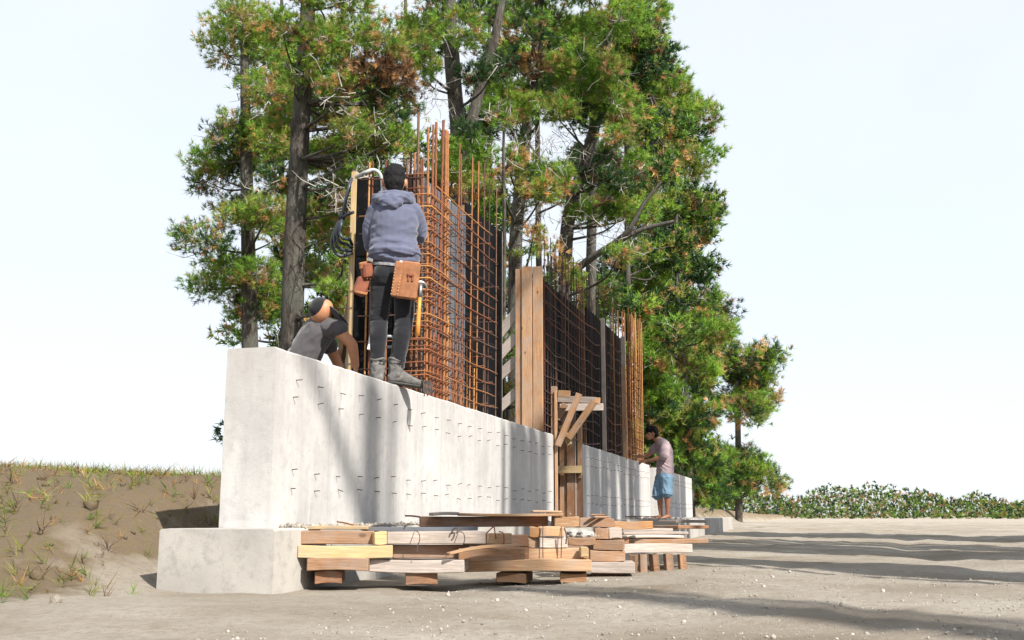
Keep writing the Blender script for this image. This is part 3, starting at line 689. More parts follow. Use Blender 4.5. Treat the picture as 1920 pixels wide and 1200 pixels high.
for a in ((1085, 150, 42, 'G'), (1120, 170, 44, 'G'), (1150, 185, 44, 'G'), (1070, 190, 32, 'O'), (1100, 205, 30, 'D'), (1155, 220, 34, 'O'), (1180, 215, 30, 'G'), (1140, 130, 40, 'O'), (1060, 215, 26, 'O'), (1035, 210, 26, 'O'), (1160, 260, 30, 'O'), (1100, 230, 26, 'D'), (1080, 110, 36, 'G'), (1110, 60, 50, 'G'), (1160, 40, 52, 'G'), (1150, -30, 52, 'G'), (1090, -20, 50, 'G'), (1105, 395, 36, 'G'), (1080, 405, 26, 'O'), (1140, 400, 34, 'G'), (1175, 400, 34, 'G'), (1210, 400, 32, 'G'), (1150, 375, 24, 'O'), (1190, 310, 28, 'G'), (1060, 500, 22, 'Y'), (1030, 470, 20, 'Y'), (1075, 520, 20, 'O'), (1160, 480, 24, 'O'), (1110, 340, 24, 'D'), (1165, 345, 28, 'D'), (1140, 300, 24, 'D')):
    cl(Dt, *a, dd=random.uniform(-1.6, 1.2))
for a in ((1200, 150, 48, 'M'), (1235, 150, 46, 'G'), (1255, 170, 40, 'G'), (1225, 195, 40, 'G'), (1262, 215, 38, 'G'), (1285, 200, 34, 'G'), (1290, 250, 36, 'M'), (1245, 245, 34, 'D'), (1215, 240, 30, 'O'), (1270, 280, 36, 'O'), (1225, 290, 34, 'D'), (1250, 310, 36, 'M'), (1285, 320, 34, 'O'), (1240, 350, 30, 'O'), (1270, 370, 36, 'G'), (1285, 400, 34, 'G'), (1250, 395, 32, 'G'), (1260, 430, 32, 'G'), (1285, 455, 34, 'G'), (1215, 125, 40, 'D'), (1230, 95, 38, 'G'), (1190, 90, 44, 'G'), (1205, 30, 48, 'G'), (1180, -40, 48, 'G'),
          (1225, 510, 40, 'O'), (1250, 500, 40, 'G'), (1260, 540, 30, 'G'), (1205, 540, 30, 'O'), (1185, 520, 28, 'O'), (1215, 570, 20, 'Y'), (1275, 560, 22, 'Y'), (1235, 555, 24, 'O'), (1285, 510, 30, 'M'), (1310, 300, 42, 'G'), (1315, 400, 40, 'M'), (1320, 220, 34, 'G'), (1180, 560, 24, 'D'), (1240, 600, 30, 'D')):
    cl(Ft, *a, dd=random.uniform(-1.6, 1.4))
for a in ((1240, 640, 36, 'G'), (1275, 640, 36, 'G'), (1255, 675, 38, 'O'), (1275, 690, 26, 'Y'), (1290, 610, 32, 'M'), (1225, 690, 28, 'G'), (1225, 730, 34, 'G'), (1250, 740, 34, 'G'), (1280, 740, 36, 'M'), (1265, 790, 38, 'O'), (1290, 800, 36, 'G'), (1240, 790, 32, 'O'), (1275, 840, 38, 'M'), (1255, 840, 32, 'G'), (1295, 860, 36, 'D'), (1270, 870, 34, 'M'), (1265, 895, 32, 'D'), (1310, 700, 40, 'G'), (1320, 780, 40, 'M'), (1325, 880, 40, 'M'), (1225, 770, 26, 'M'), (1340, 620, 38, 'G'), (1320, 560, 36, 'M'), (1215, 620, 28, 'O'), (1212, 665, 24, 'M'), (1215, 700, 24, 'M'), (1220, 800, 28, 'M'), (1218, 760, 24, 'G'), (1222, 840, 28, 'D'), (1240, 860, 30, 'M'), (1240, 820, 30, 'G'), (1300, 920, 34, 'D'), (1340, 930, 36, 'M'), (1250, 760, 30, 'O'), (1235, 700, 28, 'G')):
    cl(Ht, *a, dd=random.uniform(-1.5, 1.5), dens=1.2)
for _ in range(9): cl(Et, 1112 + random.uniform(-70, 70), random.uniform(90, 500), random.uniform(22, 34), random.choice('DDM'), dd=random.uniform(-.6, 1.5))
for _ in range(30): cl(Nt, 468 + max(-85, min(95, random.gauss(0, 58))), random.uniform(20, 640), random.uniform(34, 56), random.choice('GGMO'), dd=random.uniform(-1, 1))
for _ in range(22): cl(Qt, 1380 + max(-55, min(55, random.gauss(0, 36))), random.uniform(590, 930), random.uniform(28, 46), random.choice('GMDM'), dd=random.uniform(-1, 1))
cl(It, 944, 228, 12, 'O'); cl(It, 640 + 298, 655, 18, 'G', dd=.2); cl(It, 950, 670, 14, 'G', dd=.1)
# grey dead twig tangles in front of and between the boughs
for t, spots in ((A, ((650, 370, 34), (640, 200, 30), (690, 330, 34), (620, 350, 30), (770, 310, 28), (710, 240, 26))), (Bt, ((800, 200, 30), (830, 180, 26), (920, 280, 30), (930, 230, 26), (780, 300, 30))),
                 (Ct, ((1010, 270, 34), (980, 280, 24), (1000, 400, 26), (1030, 300, 26), (985, 420, 24))),
                 (Dt, ((1090, 300, 30), (1060, 260, 34), (1060, 430, 28), (1120, 430, 40), (1170, 430, 36), (1110, 360, 30), (1140, 480, 40), (1180, 470, 30), (1040, 540, 26))),
                 (Ft, ((1215, 260, 30), (1260, 330, 30), (1200, 360, 34), (1240, 470, 30), (1180, 550, 36), (1210, 570, 34), (1250, 580, 30), (1280, 345, 26), (1205, 600, 30))),
                 (Ht, ((1225, 640, 24), (1225, 720, 30), (1270, 720, 30), (1240, 770, 30), (1285, 770, 26), (1250, 690, 26)))):
    for (px, py, r) in spots: t.twigs(at_d(px, py, t.d - .7), r / (F_PX / t.d) * 1.5, 20)
labels_in_order = list(TREES)
for k in labels_in_order: TREES[k].build(24 if k not in 'NQ' else 16, .016)

# darker pines standing further back; gaps of sky stay open between them
GAPS = ((800, 195, 30, 42), (815, 160, 20, 20), (1012, 265, 30, 26), (935, 290, 16, 50), (1140, 432, 34, 26), (1178, 300, 26, 16), (1132, 248, 16, 14), (1005, 430, 22, 36), (1000, 480, 16, 20), (1290, 130, 26, 34), (1320, 130, 60, 90), (1045, 430, 16, 16), (1290, 335, 14, 14), (1080, 470, 16, 24))
def in_gap(px, py, m=0): return any(((px - a) / (c + m)) ** 2 + ((py - b) / (e + m)) ** 2 < 1 for a, b, c, e in GAPS)
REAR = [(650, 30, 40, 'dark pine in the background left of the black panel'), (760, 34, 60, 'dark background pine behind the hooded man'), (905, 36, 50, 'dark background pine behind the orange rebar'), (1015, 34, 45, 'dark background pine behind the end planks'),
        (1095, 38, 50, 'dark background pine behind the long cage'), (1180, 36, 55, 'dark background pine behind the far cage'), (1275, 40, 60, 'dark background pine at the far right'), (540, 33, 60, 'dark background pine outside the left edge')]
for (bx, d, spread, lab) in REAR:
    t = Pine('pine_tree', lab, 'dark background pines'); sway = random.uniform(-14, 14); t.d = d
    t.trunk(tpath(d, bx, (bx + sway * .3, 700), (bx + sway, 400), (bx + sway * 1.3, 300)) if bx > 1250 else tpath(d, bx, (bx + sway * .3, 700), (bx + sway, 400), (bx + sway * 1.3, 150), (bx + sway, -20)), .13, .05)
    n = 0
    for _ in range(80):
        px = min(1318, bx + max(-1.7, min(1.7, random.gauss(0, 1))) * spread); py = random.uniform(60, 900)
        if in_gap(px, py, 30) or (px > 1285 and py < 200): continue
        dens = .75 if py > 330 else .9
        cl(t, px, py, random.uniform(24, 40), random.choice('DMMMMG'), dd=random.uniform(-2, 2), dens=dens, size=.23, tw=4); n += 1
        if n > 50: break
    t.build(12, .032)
# low shrubs behind the gap and braces
def shrub(label, px, py, d, r, kind):
    t = Pine('shrub', label, 'shrubs behind the walls'); b = gpt(px, d); t.trunk([b, b.lerp(at_d(px, py, d), .5), at_d(px, py, d)], .04, .02, 6); t.d = d
    for _ in range(9): cl(t, px + random.gauss(0, r * .5), py + random.gauss(0, r * .7), r * random.uniform(.35, .55), kind, dd=random.uniform(-.4, .4), size=.10, tw=2)
    o = t.build(14, .012); o['category'] = 'shrub'; return o
shrub('bright green shrub seen through the gap left of the end planks', 943, 668, 17, 30, 'G')
shrub('olive shrub low in the gap between braces', 950, 740, 18, 30, 'O')
shrub('olive shrub behind the dark cage top', 1120, 560, 30, 40, 'M')
shrub('green shrub behind the opening between the walls', 1047, 880, 22, 24, 'G')

# pines on the sunny side, outside the view, that lay the streaks of shade on the walls
hs = Vector((SUN.x, SUN.y, 0)); hl = hs.length; hs /= hl; slope = SUN.z / hl
def shade_pine(y_wall, r, L, z_top, label, lean=0.0, limb=None):
    b = Vector((0, y_wall, 0)) + hs * L; top = z_top + slope * L
    b.z = ground_h(b.x, b.y) - .1
    t = Pine('pine_tree', label, 'slender pines outside the right of the view'); e = Vector((b.x - hs.y * lean, b.y + hs.x * lean, top))
    t.trunk([b, b.lerp(e, .5), e], r * 1.25, r * .85)
    if limb: t.trunk(limb, .09, .07, 7, False)
    return t.build(10)
def shade_point(y, z, L): p = Vector((0, y, z)) + hs * L; p.z += slope * L; return p
for i, (py_, r, L, zt, ln) in enumerate(((7.46, .20, 20, 1.02, 0), (7.80, .07, 19, 1.1, .05), (10.75, .06, 12, 1.2, .3), (11.35, .12, 15, 1.12, .1), (11.85, .26, 16, 1.1, .0), (12.35, .25, 17, 1.08, .05), (12.95, .24, 20, 1.1, 0), (15.45, .24, 22, 1.2, .05), (16.2, .32, 22, 1.3, 0), (17.1, .35, 23, 1.5, .05), (18.0, .34, 22, 1.2, 0), (19.0, .34, 23, 1.15, .03), (19.9, .34, 23, 1.15, .03), (20.8, .25, 24, 1.1, 0), (24.9, .6, 20, 1.3, 0), (26.1, .6, 20, 1.3, 0), (27.4, .6, 20, 1.3, 0), (28.8, .65, 20, 1.3, 0))):
    shade_pine(py_, r, L, zt, 'slender bare pine outside the view, casting a shade streak on the walls', ln, [shade_point(7.5, -.15, 21), shade_point(7.05, .36, 21.1), shade_point(6.6, .84, 21.2), shade_point(6.1, 1.3, 21.3)] if i == 0 else None)
# one leafy pine there shades the long thin cage
t = Pine('pine_tree', 'leafy pine outside the view whose crown shades the long thin cage', 'slender pines outside the right of the view')
Lc = 13.0; b = Vector((0, 16.6, 0)) + hs * Lc; b.z = ground_h(b.x, b.y) - .1; t.trunk([b, b + Vector((0, 0, 7)), b + Vector((0, 0, 15))], .2, .08)
for _ in range(150):
    yy, zz = random.uniform(13.3, 20.6), random.uniform(1.35, 3.7)
    if yy < 14.6 and zz < 2.0: continue
    L_ = Lc + random.uniform(-1.5, 1.5); c = Vector((-.15, yy, zz)) + hs * L_; c.z += slope * L_
    t.clump(c, random.uniform(.3, .5), 'D', .55, .26, limb=random.random() < .15, tw=0)
t.build(10, .05)
# scrub and trees far off, one mass along the horizon
C = []; Dv = []; S = []; T = []
for _ in range(26000):
    an = random.uniform(-.95, .4); r_ = random.uniform(230, 380); x, y = CAM.x + r_ * math.sin(an), r_ * math.cos(an)
    hgt = 5.5 + 4 * noise.noise(Vector((an * 9, 1, 0))) + 2.5 * noise.noise(Vector((an * 31, 5, 0)))
    z = ground_h(x, y) + max(.8, hgt) * random.random() ** 1.1; C.append((x, y, z)); dd = rng.normal(size=3) * .6 + np.array([0, 0, .8]); Dv.append(dd / np.linalg.norm(dd)); S.append(random.uniform(.6, 1.0))
V_, F_, c_ = needles(np.array(C), np.array(Dv), np.array(S), pick('M', len(C)) * .6, 9, .05)
tag(add('distant_scrub', mesh_np('distant_scrub', V_, F_, False, NEEDLE, c_)), 'far green scrub along the horizon', 'scrub', kind='stuff')

random.seed(33)

# ------------------------------------------------------------------ timber lying in front of the wall
def beam(label, px0, px1, y0, y1, d, thick, mat, d2=None, name='timber_beam', warp=.008, cat='timber', group='timbers lying before the wall', bev=.004, cut=(0, 0), lift=0):
    """a squared timber: ends at image columns px0/px1, at real distance d (left end) and d2 (right end)"""
    d2 = d2 or d
    a0, a1 = at_d(px0, y0, d), at_d(px0, y1, d); b0, b1 = at_d(px1, y0, d2), at_d(px1, y1, d2)
    h = ((a0 - a1).length + (b0 - b1).length) / 2
    a = (a0 + a1) / 2; b = (b0 + b1) / 2
    h -= .003; b = b + CF * random.uniform(-.03, .03)
    n = Vector((0, 0, 1)).cross((b - a).normalized()).normalized()
    if n.dot(CF) < 0: n = -n
    off = n * (thick / 2)
    return tag(board(name, a + off, b + off, thick, h, mat, None, (0, 0, 1), warp, bev, cut), label, cat, group)
B = beam
B('thin pale board along the top of the lower-left pile', 566, 690, 986, 994, 6.46, .14, W_YELLOW, name='timber_board')
B('brown knotty beam at the bottom left corner', 562, 702, 995, 1020.5, 6.36, .09, W_BROWN, 6.42)
B('short yellow-brown block between the brown beam and the whitish beam', 702.5, 725, 997, 1022, 6.34, .3, W_YELLOW, name='timber_block')
B('whitish weathered beam in the lower left pile', 726, 911, 997, 1020.5, 6.36, .09, W_PALE, 6.46)
B('short peach beam tied with wire, right of the whitish beam', 913, 960, 999.5, 1020, 6.46, .09, W_FRESH, 6.5)
B('dark grey ply sheet edge lying above the whitish beam', 680, 896, 988, 995.5, 6.50, .38, PLYG, 6.62, name='ply_sheet', bev=.001)
B('yellow beam under the brown knotty beam', 558, 736, 1022, 1046, 6.30, .09, W_YELLOW, 6.34)
B('red-brown beam under the whitish beam', 737, 880, 1022, 1047, 6.42, .09, W_RED, 6.5)
a, b = at_d(838, 1039, 6.32), at_d(968, 1024, 6.42)
tag(board('timber_lath', a, b, .05, .018, W_FRESH, None, (0, 0, 1), .02), 'bowed thin pale lath slanting at the bottom centre', 'timber', 'timbers lying before the wall')
B('brown beam below the bowed lath', 860, 985, 1028, 1050, 6.44, .09, W_BROWN, 6.5)
B('long shaded brown beam lying at the foot of the near wall', 788, 1028, 968, 988, 7.05, .10, W_RED, 7.15)
B('grey-ended thin board on top of the long brown beam', 812, 861, 961, 967.6, 7.0, .16, W_GREY, 7.02, name='timber_board')
B('pale thin board running along the top of the long brown beam', 861.5, 1056, 961.5, 967.6, 7.02, .16, W_FRESH, 7.13, name='timber_board')
B('small pale offcut lying on the end of the long thin board', 999, 1054, 956, 961.2, 7.1, .09, W_FRESH, 7.16, name='timber_offcut')
B('peach block lying right of the long brown beam', 1040, 1086.5, 967.5, 987.8, 7.12, .10, W_FRESH, 7.16, name='timber_block')
B('brown beam in the middle of the row below the middle wall', 1087.5, 1151.5, 971, 989.5, 7.6, .10, W_BROWN, 7.75)
B('orange beam with a knot at its right end', 1152.5, 1225, 976.5, 992, 7.9, .08, W_ORANGE, 8.2)
for (p0, p1, y0, y1, m, lab) in ((1110, 1133, 963.5, 967.5, W_RED, 'upper reddish split offcut on the brown middle beam'), (1117, 1140, 967.8, 971, W_BROWN, 'lower brown split offcut on the brown middle beam')):
    a, b = at_d(p0, (y0 + y1) / 2, 7.62), at_d(p1, (y0 + y1) / 2 + .5, 7.72)
    o = tube('timber_offcut', [a, a.lerp(b, .15), a.lerp(b, .5), a.lerp(b, .85), b], [.006, .012, .011, .012, .005], m, None, 8); o.scale = (1, 2.0, .7)
    tag(o, lab, 'offcut', 'split offcuts on the beam')
B('dark backing beam added for the shadow in the gap left of the crossed stack', 872, 990, 1001, 1024, 6.86, .10, W_RED, 6.95)  # dark timbers added where the gap holds only shadow
B('second dark backing beam added for the shadow low in the gap left of the crossed stack', 880, 992, 1025, 1050, 6.8, .10, W_RED, 6.9)
B('dark backing beam added for the shadow between the crossed and shaded stacks', 1040, 1180, 1008, 1030, 7.95, .10, W_RED, 8.1)  # added dark timber, fills the shadow behind the stacks
B('weathered board lying along the top of the right-hand footing edge', 1168, 1262, 990, 996, 8.6, .2, W_GREY, 8.8, name='timber_plank')
# cross-stacked posts
B('orange post end at the top of the crossed stack', 992, 1011.5, 986.5, 1006.5, 6.98, .5, W_ORANGE, name='timber_post')
B('peach post lying crosswise at the top of the crossed stack', 1012, 1058, 987.8, 1007, 6.96, .10, W_FRESH, name='timber_post')
B('pale post end in the second layer of the crossed stack', 990.5, 1011.5, 1007.2, 1026.5, 6.97, .5, W_FRESH, name='timber_post')
B('pale post lying crosswise in the second layer of the crossed stack', 1012, 1064, 1007.6, 1027, 6.95, .10, W_PALE, name='timber_post')
B('long peach post in the third layer of the crossed stack', 938, 1104, 1027.5, 1048, 6.93, .10, W_FRESH, name='timber_post')
B('brown board set back in the gap of the crossed stack', 1064.5, 1117, 1006.5, 1022, 7.3, .10, W_BROWN)
B('small pale block at the front of the third layer', 1089, 1103, 1026, 1046, 6.86, .06, W_YELLOW, name='timber_block')
B('brown post at the left of the shaded stack', 1115, 1141, 990.5, 1011, 7.6, .3, W_BROWN, name='timber_post')
B('brown post at the right of the shaded stack', 1142, 1167, 991, 1011.5, 7.62, .3, W_GREY, name='timber_post')
B('lower brown post of the shaded stack', 1112, 1168, 1011.8, 1031, 7.58, .3, W_BROWN, name='timber_post')
B('lowest post of the shaded stack', 1106, 1172, 1031.4, 1052, 7.56, .3, W_BROWN, name='timber_post')
# weathered planks at the right
B('grey weathered plank on top of the right-hand pile', 1170, 1292, 997, 1003, 8.4, .5, W_GREY, 8.7, name='timber_plank', warp=.012)
B('second grey plank of the right-hand pile with a brown edge', 1176, 1284, 1004, 1010, 8.3, .5, W_PALE, 8.5, name='timber_plank', warp=.012)
B('brown plank under the grey planks at the right', 1190, 1330, 1011, 1020, 8.2, .4, W_BROWN, 8.5, name='timber_plank', warp=.008)
B('thick weathered beam low in the right-hand pile', 1168, 1300, 1021, 1038, 8.0, .12, W_GREY, 8.3)
B('reddish plank end at the right edge above the pile', 1272, 1330, 985, 992, 8.9, .3, W_RED, 9.1, name='timber_plank')
B('short grey plank leaning on the footing edge at the right', 1268, 1325, 975, 981, 9.5, .2, W_GREY, 9.8, name='timber_plank')
for i, (p0, w) in enumerate(((1178, 12), (1200, 14), (1226, 12), (1250, 14), (1276, 12))):
    d = 8.02 + i * .05
    B('upright peg under the right-hand pile, %s from its left end' % ('first', 'second', 'third', 'fourth', 'fifth')[i], p0, p0 + w, 1039, 1082, d, .06, W_BROWN, name='timber_peg', group='pegs under the pile')
# bearers that carry the piles
for i, (p0, p1, y0, y1, d, m, lab) in enumerate((
    (575, 690, 1047, 1071, 6.28, W_BROWN, 'brown beam low in the left pile'), (691, 870, 1048, 1072, 6.36, W_GREY, 'grey beam low in the left pile'),
    (871, 1110, 1051, 1073, 6.75, W_FRESH, 'peach beam low in the crossed stack'), (1090, 1190, 1053, 1074, 7.5, W_GREY, 'grey beam low in the shaded stack'),
    (590, 640, 1072, 1096, 6.3, W_RED, 'left bearer block under the left pile'), (760, 820, 1073, 1098, 6.35, W_RED, 'right bearer block under the left pile'),
    (930, 985, 1074, 1093, 6.78, W_BROWN, 'left bearer block under the crossed stack'), (1050, 1100, 1074, 1092, 6.8, W_BROWN, 'right bearer block under the crossed stack'),
    (1110, 1170, 1064, 1080, 7.58, W_RED, 'bearer block under the shaded stack'))):
    B(lab, p0, p1, y0, y1, d, .35, m)
# tie wires wound about the timbers
def wire(label, pts, r=.0026, mat=WIRE, group='bent tie wires on the timber'): return tag(tube('tie_wire', smooth_path(pts, 4), r, mat, None, 5), label, 'wire', group)
D = lambda px, py, d: at_d(px, py, d)
wire('wire loop hanging over the left of the whitish beam', [D(778, 995, 6.4), D(784, 998, 6.32), D(787, 1006, 6.33), D(786, 1016, 6.33), D(783, 1022, 6.34), D(783, 1036, 6.3)])
wire('wire loop hanging over the right of the whitish beam', [D(860, 996, 6.45), D(868, 999, 6.36), D(871, 1006, 6.37), D(871, 1014, 6.38), D(868, 1021, 6.4)])
wire('twisted black wire knot on the ply sheet', [D(846, 1001, 6.42), D(848, 996, 6.42), D(852, 991, 6.42), D(858, 990, 6.42), D(858, 996, 6.41), D(855, 1000, 6.4)], .005)
wire('upright wire end sticking out of the gravel', [D(757, 993, 6.46), D(760, 987, 6.46), D(768, 981, 6.46)], .004)
wire('pair of wires over the peach tied beam', [D(912, 1000, 6.5), D(918, 994, 6.48), D(926, 988, 6.48), D(928, 998, 6.42), D(930, 1010, 6.43)], .004, RUST)
wire('second wire round the peach tied beam', [D(936, 997, 6.5), D(943, 999, 6.42), D(945, 1008, 6.43), D(944, 1022, 6.44)], .004, RUST)
wire('straight rusty rod end over the long brown beam', [D(760, 967, 7.2), D(775, 967.5, 7.15), D(792, 970, 7.1)], .006, RUST_DARK)
wire('thin rusty rod lying on the gravel at the left', [D(632, 978, 6.7), D(650, 981, 6.65), D(668, 986, 6.6)], .005, RUST)
wire('wire strap round the crossed stack', [D(1018, 986.5, 6.95), D(1017.5, 1006, 6.93), D(1018, 1046, 6.9)], .003)
wire('second wire strap round the crossed stack', [D(1053, 987, 6.95), D(1053, 1006, 6.93), D(1052, 1046, 6.9)], .003)
wire('dark splinter wire at the crossed stack side', [D(1058, 990, 6.9), D(1062, 1004, 6.88), D(1061, 1020, 6.88)], .005)
for i, (p0, y0, p1, y1) in enumerate(((1170, 967, 1196, 971), (1176, 970, 1212, 967), (1190, 966, 1230, 970), (1206, 971, 1238, 968), (1182, 964, 1201, 969))):
    a, b = at_z(p0, max(y0, 969), .012), at_z(p1, max(y1, 969), .012)
    a = at_d(p0, y0, 19.0); b = at_d(p1, y1, 19.3); a.z = max(.012, min(a.z, .05)); b.z = max(.012, min(b.z, .05))
    tag(tube('bar_offcut', [a, a.lerp(b, .5) + Vector((0, 0, .01)), b], .007, RUST_DARK, None, 6), 'dark bar offcut lying on the footing left of the barefoot man', 'rebar', 'loose bar offcuts on the footing')

# gravel and rubble (nobody could count it)
def pebbles(name, pts, sizes, mat, label):
    base = bmesh.new(); bmesh.ops.create_icosphere(base, subdivisions=1, radius=1); bv = np.array([v.co[:] for v in base.verts]); bf = np.array([[v.index for v in f.verts] for f in base.faces]); base.free()
    n = len(pts); k = len(bv)
    V = np.repeat(bv[None], n, 0) * (1 + rng.uniform(-.35, .35, (n, k, 1)))
    V = V * (np.asarray(sizes)[:, None, None] * rng.uniform(.6, 1.3, (n, 1, 3))) + np.asarray(pts)[:, None, :]
    Fc = (bf[None] + (np.arange(n) * k)[:, None, None]).reshape(-1, 3)
    tints = np.repeat(rng.uniform(0, 1, n), len(bf))
    c = np.stack([.17 + .24 * tints, .15 + .225 * tints, .125 + .21 * tints, np.ones_like(tints)], 1)
    m = mesh_np(name, V.reshape(-1, 3), Fc, False, mat, c)
    return tag(add(name, m), label, 'gravel', kind='stuff')
PEB = MatB('gravel_stone', .9, .2); _a = PEB.n.new('ShaderNodeAttribute'); _a.attribute_name = 'tint'; PEB.color(_a.outputs['Color']); PEB = PEB.m
P = []; S = []
for _ in range(2600):
    y = random.uniform(6.0, 12.5); x = random.uniform(.0, .19)
    s = random.choice([.004, .006, .008, .012]); P.append((x, y, s * .4 + .02 * max(0, noise.noise(Vector((x * 5, y * 4, 0)))))); S.append(s)
for _ in range(160):
    y = random.uniform(6.0, 12.0); x = random.uniform(.1, .18); s = random.uniform(.010, .018); P.append((x, y, s * .6)); S.append(s)
for _ in range(700):
    y = random.uniform(18.6, 24); x = random.uniform(.03, .9); s = random.choice([.005, .01, .016]); P.append((x, y, s * .5)); S.append(s)
for px, py, d, n in ((1035, 964, 7.12, 60), (1090, 1003, 7.5, 60), (1100, 1004, 7.45, 40)):
    for _ in range(n):
        p = at_d(px + random.gauss(0, 12), py + random.uniform(-1, 2), d + random.uniform(0, .15)); P.append(p[:]); S.append(random.choice([.004, .007, .011]))
pebbles('gravel', P, S, PEB, 'pale gravel and concrete crumbs along the foot of the walls')
P = []; S = []
for _ in range(6000):
    d = random.uniform(3.2, 8.5); px = random.uniform(-60, 1980); r = ray(px, 965); p = CAM + r * d
    if p.x < 1.0: continue
    s = random.choice([.002, .002, .003, .003, .004, .005, .006, .012 if random.random() < .12 else .003]); P.append((p.x, p.y, ground_h(p.x, p.y) + s * .05)); S.append(s)
pebbles('ground_stones', P, S, PEB, 'loose pale stones strewn over the sandy ground in front')
# rubble lump under the row of beams
def lump(label, c, sz, mat=SLABM):
    bm = bmesh.new(); bmesh.ops.create_icosphere(bm, subdivisions=3, radius=1)
    for v in bm.verts:
        n = noise.noise(v.co * 1.7 + Vector(c)) * .35 + noise.noise(v.co * 5 + Vector(c)) * .1
        v.co = Vector((v.co.x * sz[0], v.co.y * sz[1], v.co.z * sz[2])) * (1 + n)
    return tag(add('concrete_lump', bm_mesh('concrete_lump', bm, False, mat), Matrix.Translation(c)), label, 'rubble', 'broken concrete lumps')
c = at_d(1098, 1003, 7.5); lump('grey concrete lump in the gap right of the crossed stack', c, (.06, .05, .035))
c = at_d(1078, 1002, 7.55); lump('dark concrete lump at the back of the crossed stack gap', c, (.06, .05, .035))

# tufts of dry grass and pine litter on the bank at the left and along the rear of the walls
C = []; Dv = []; S = []; T = []
for _ in range(5200):
    x = -random.uniform(.5, 9) ; y = random.uniform(2.0, 16)
    if x > -.75 and y > 5.4: continue
    C.append((x, y, ground_h(x, y) + .01)); d_ = np.array([rng.normal() * .45, rng.normal() * .45, 1.0]); Dv.append(d_ / np.linalg.norm(d_)); S.append(random.uniform(.05, .16)); T.append(PAL[random.choice('yoobg')][random.randrange(3)] * random.uniform(.5, .9))
V_, F_, c_ = needles(np.array(C), np.array(Dv), np.array(S), np.array(T), 9, .008)
tag(add('dry_grass', mesh_np('dry_grass', V_, F_, False, NEEDLE, c_)), 'dry grass and needle litter on the earth bank behind the wall', 'grass', kind='stuff')

P = []; S = []
for _ in range(900):
    x = -random.uniform(.3, 8); y = random.uniform(1.5, 13)
    if x > -.8 and y > 5.4: continue
    s = random.choice([.01, .015, .02, .03, .05 if random.random() < .3 else .01]); P.append((x, y, ground_h(x, y) + s * .2)); S.append(s)
pebbles('bank_stones', P, S, G.m, 'earth clods and stones on the bank at the left')

random.seed(44)

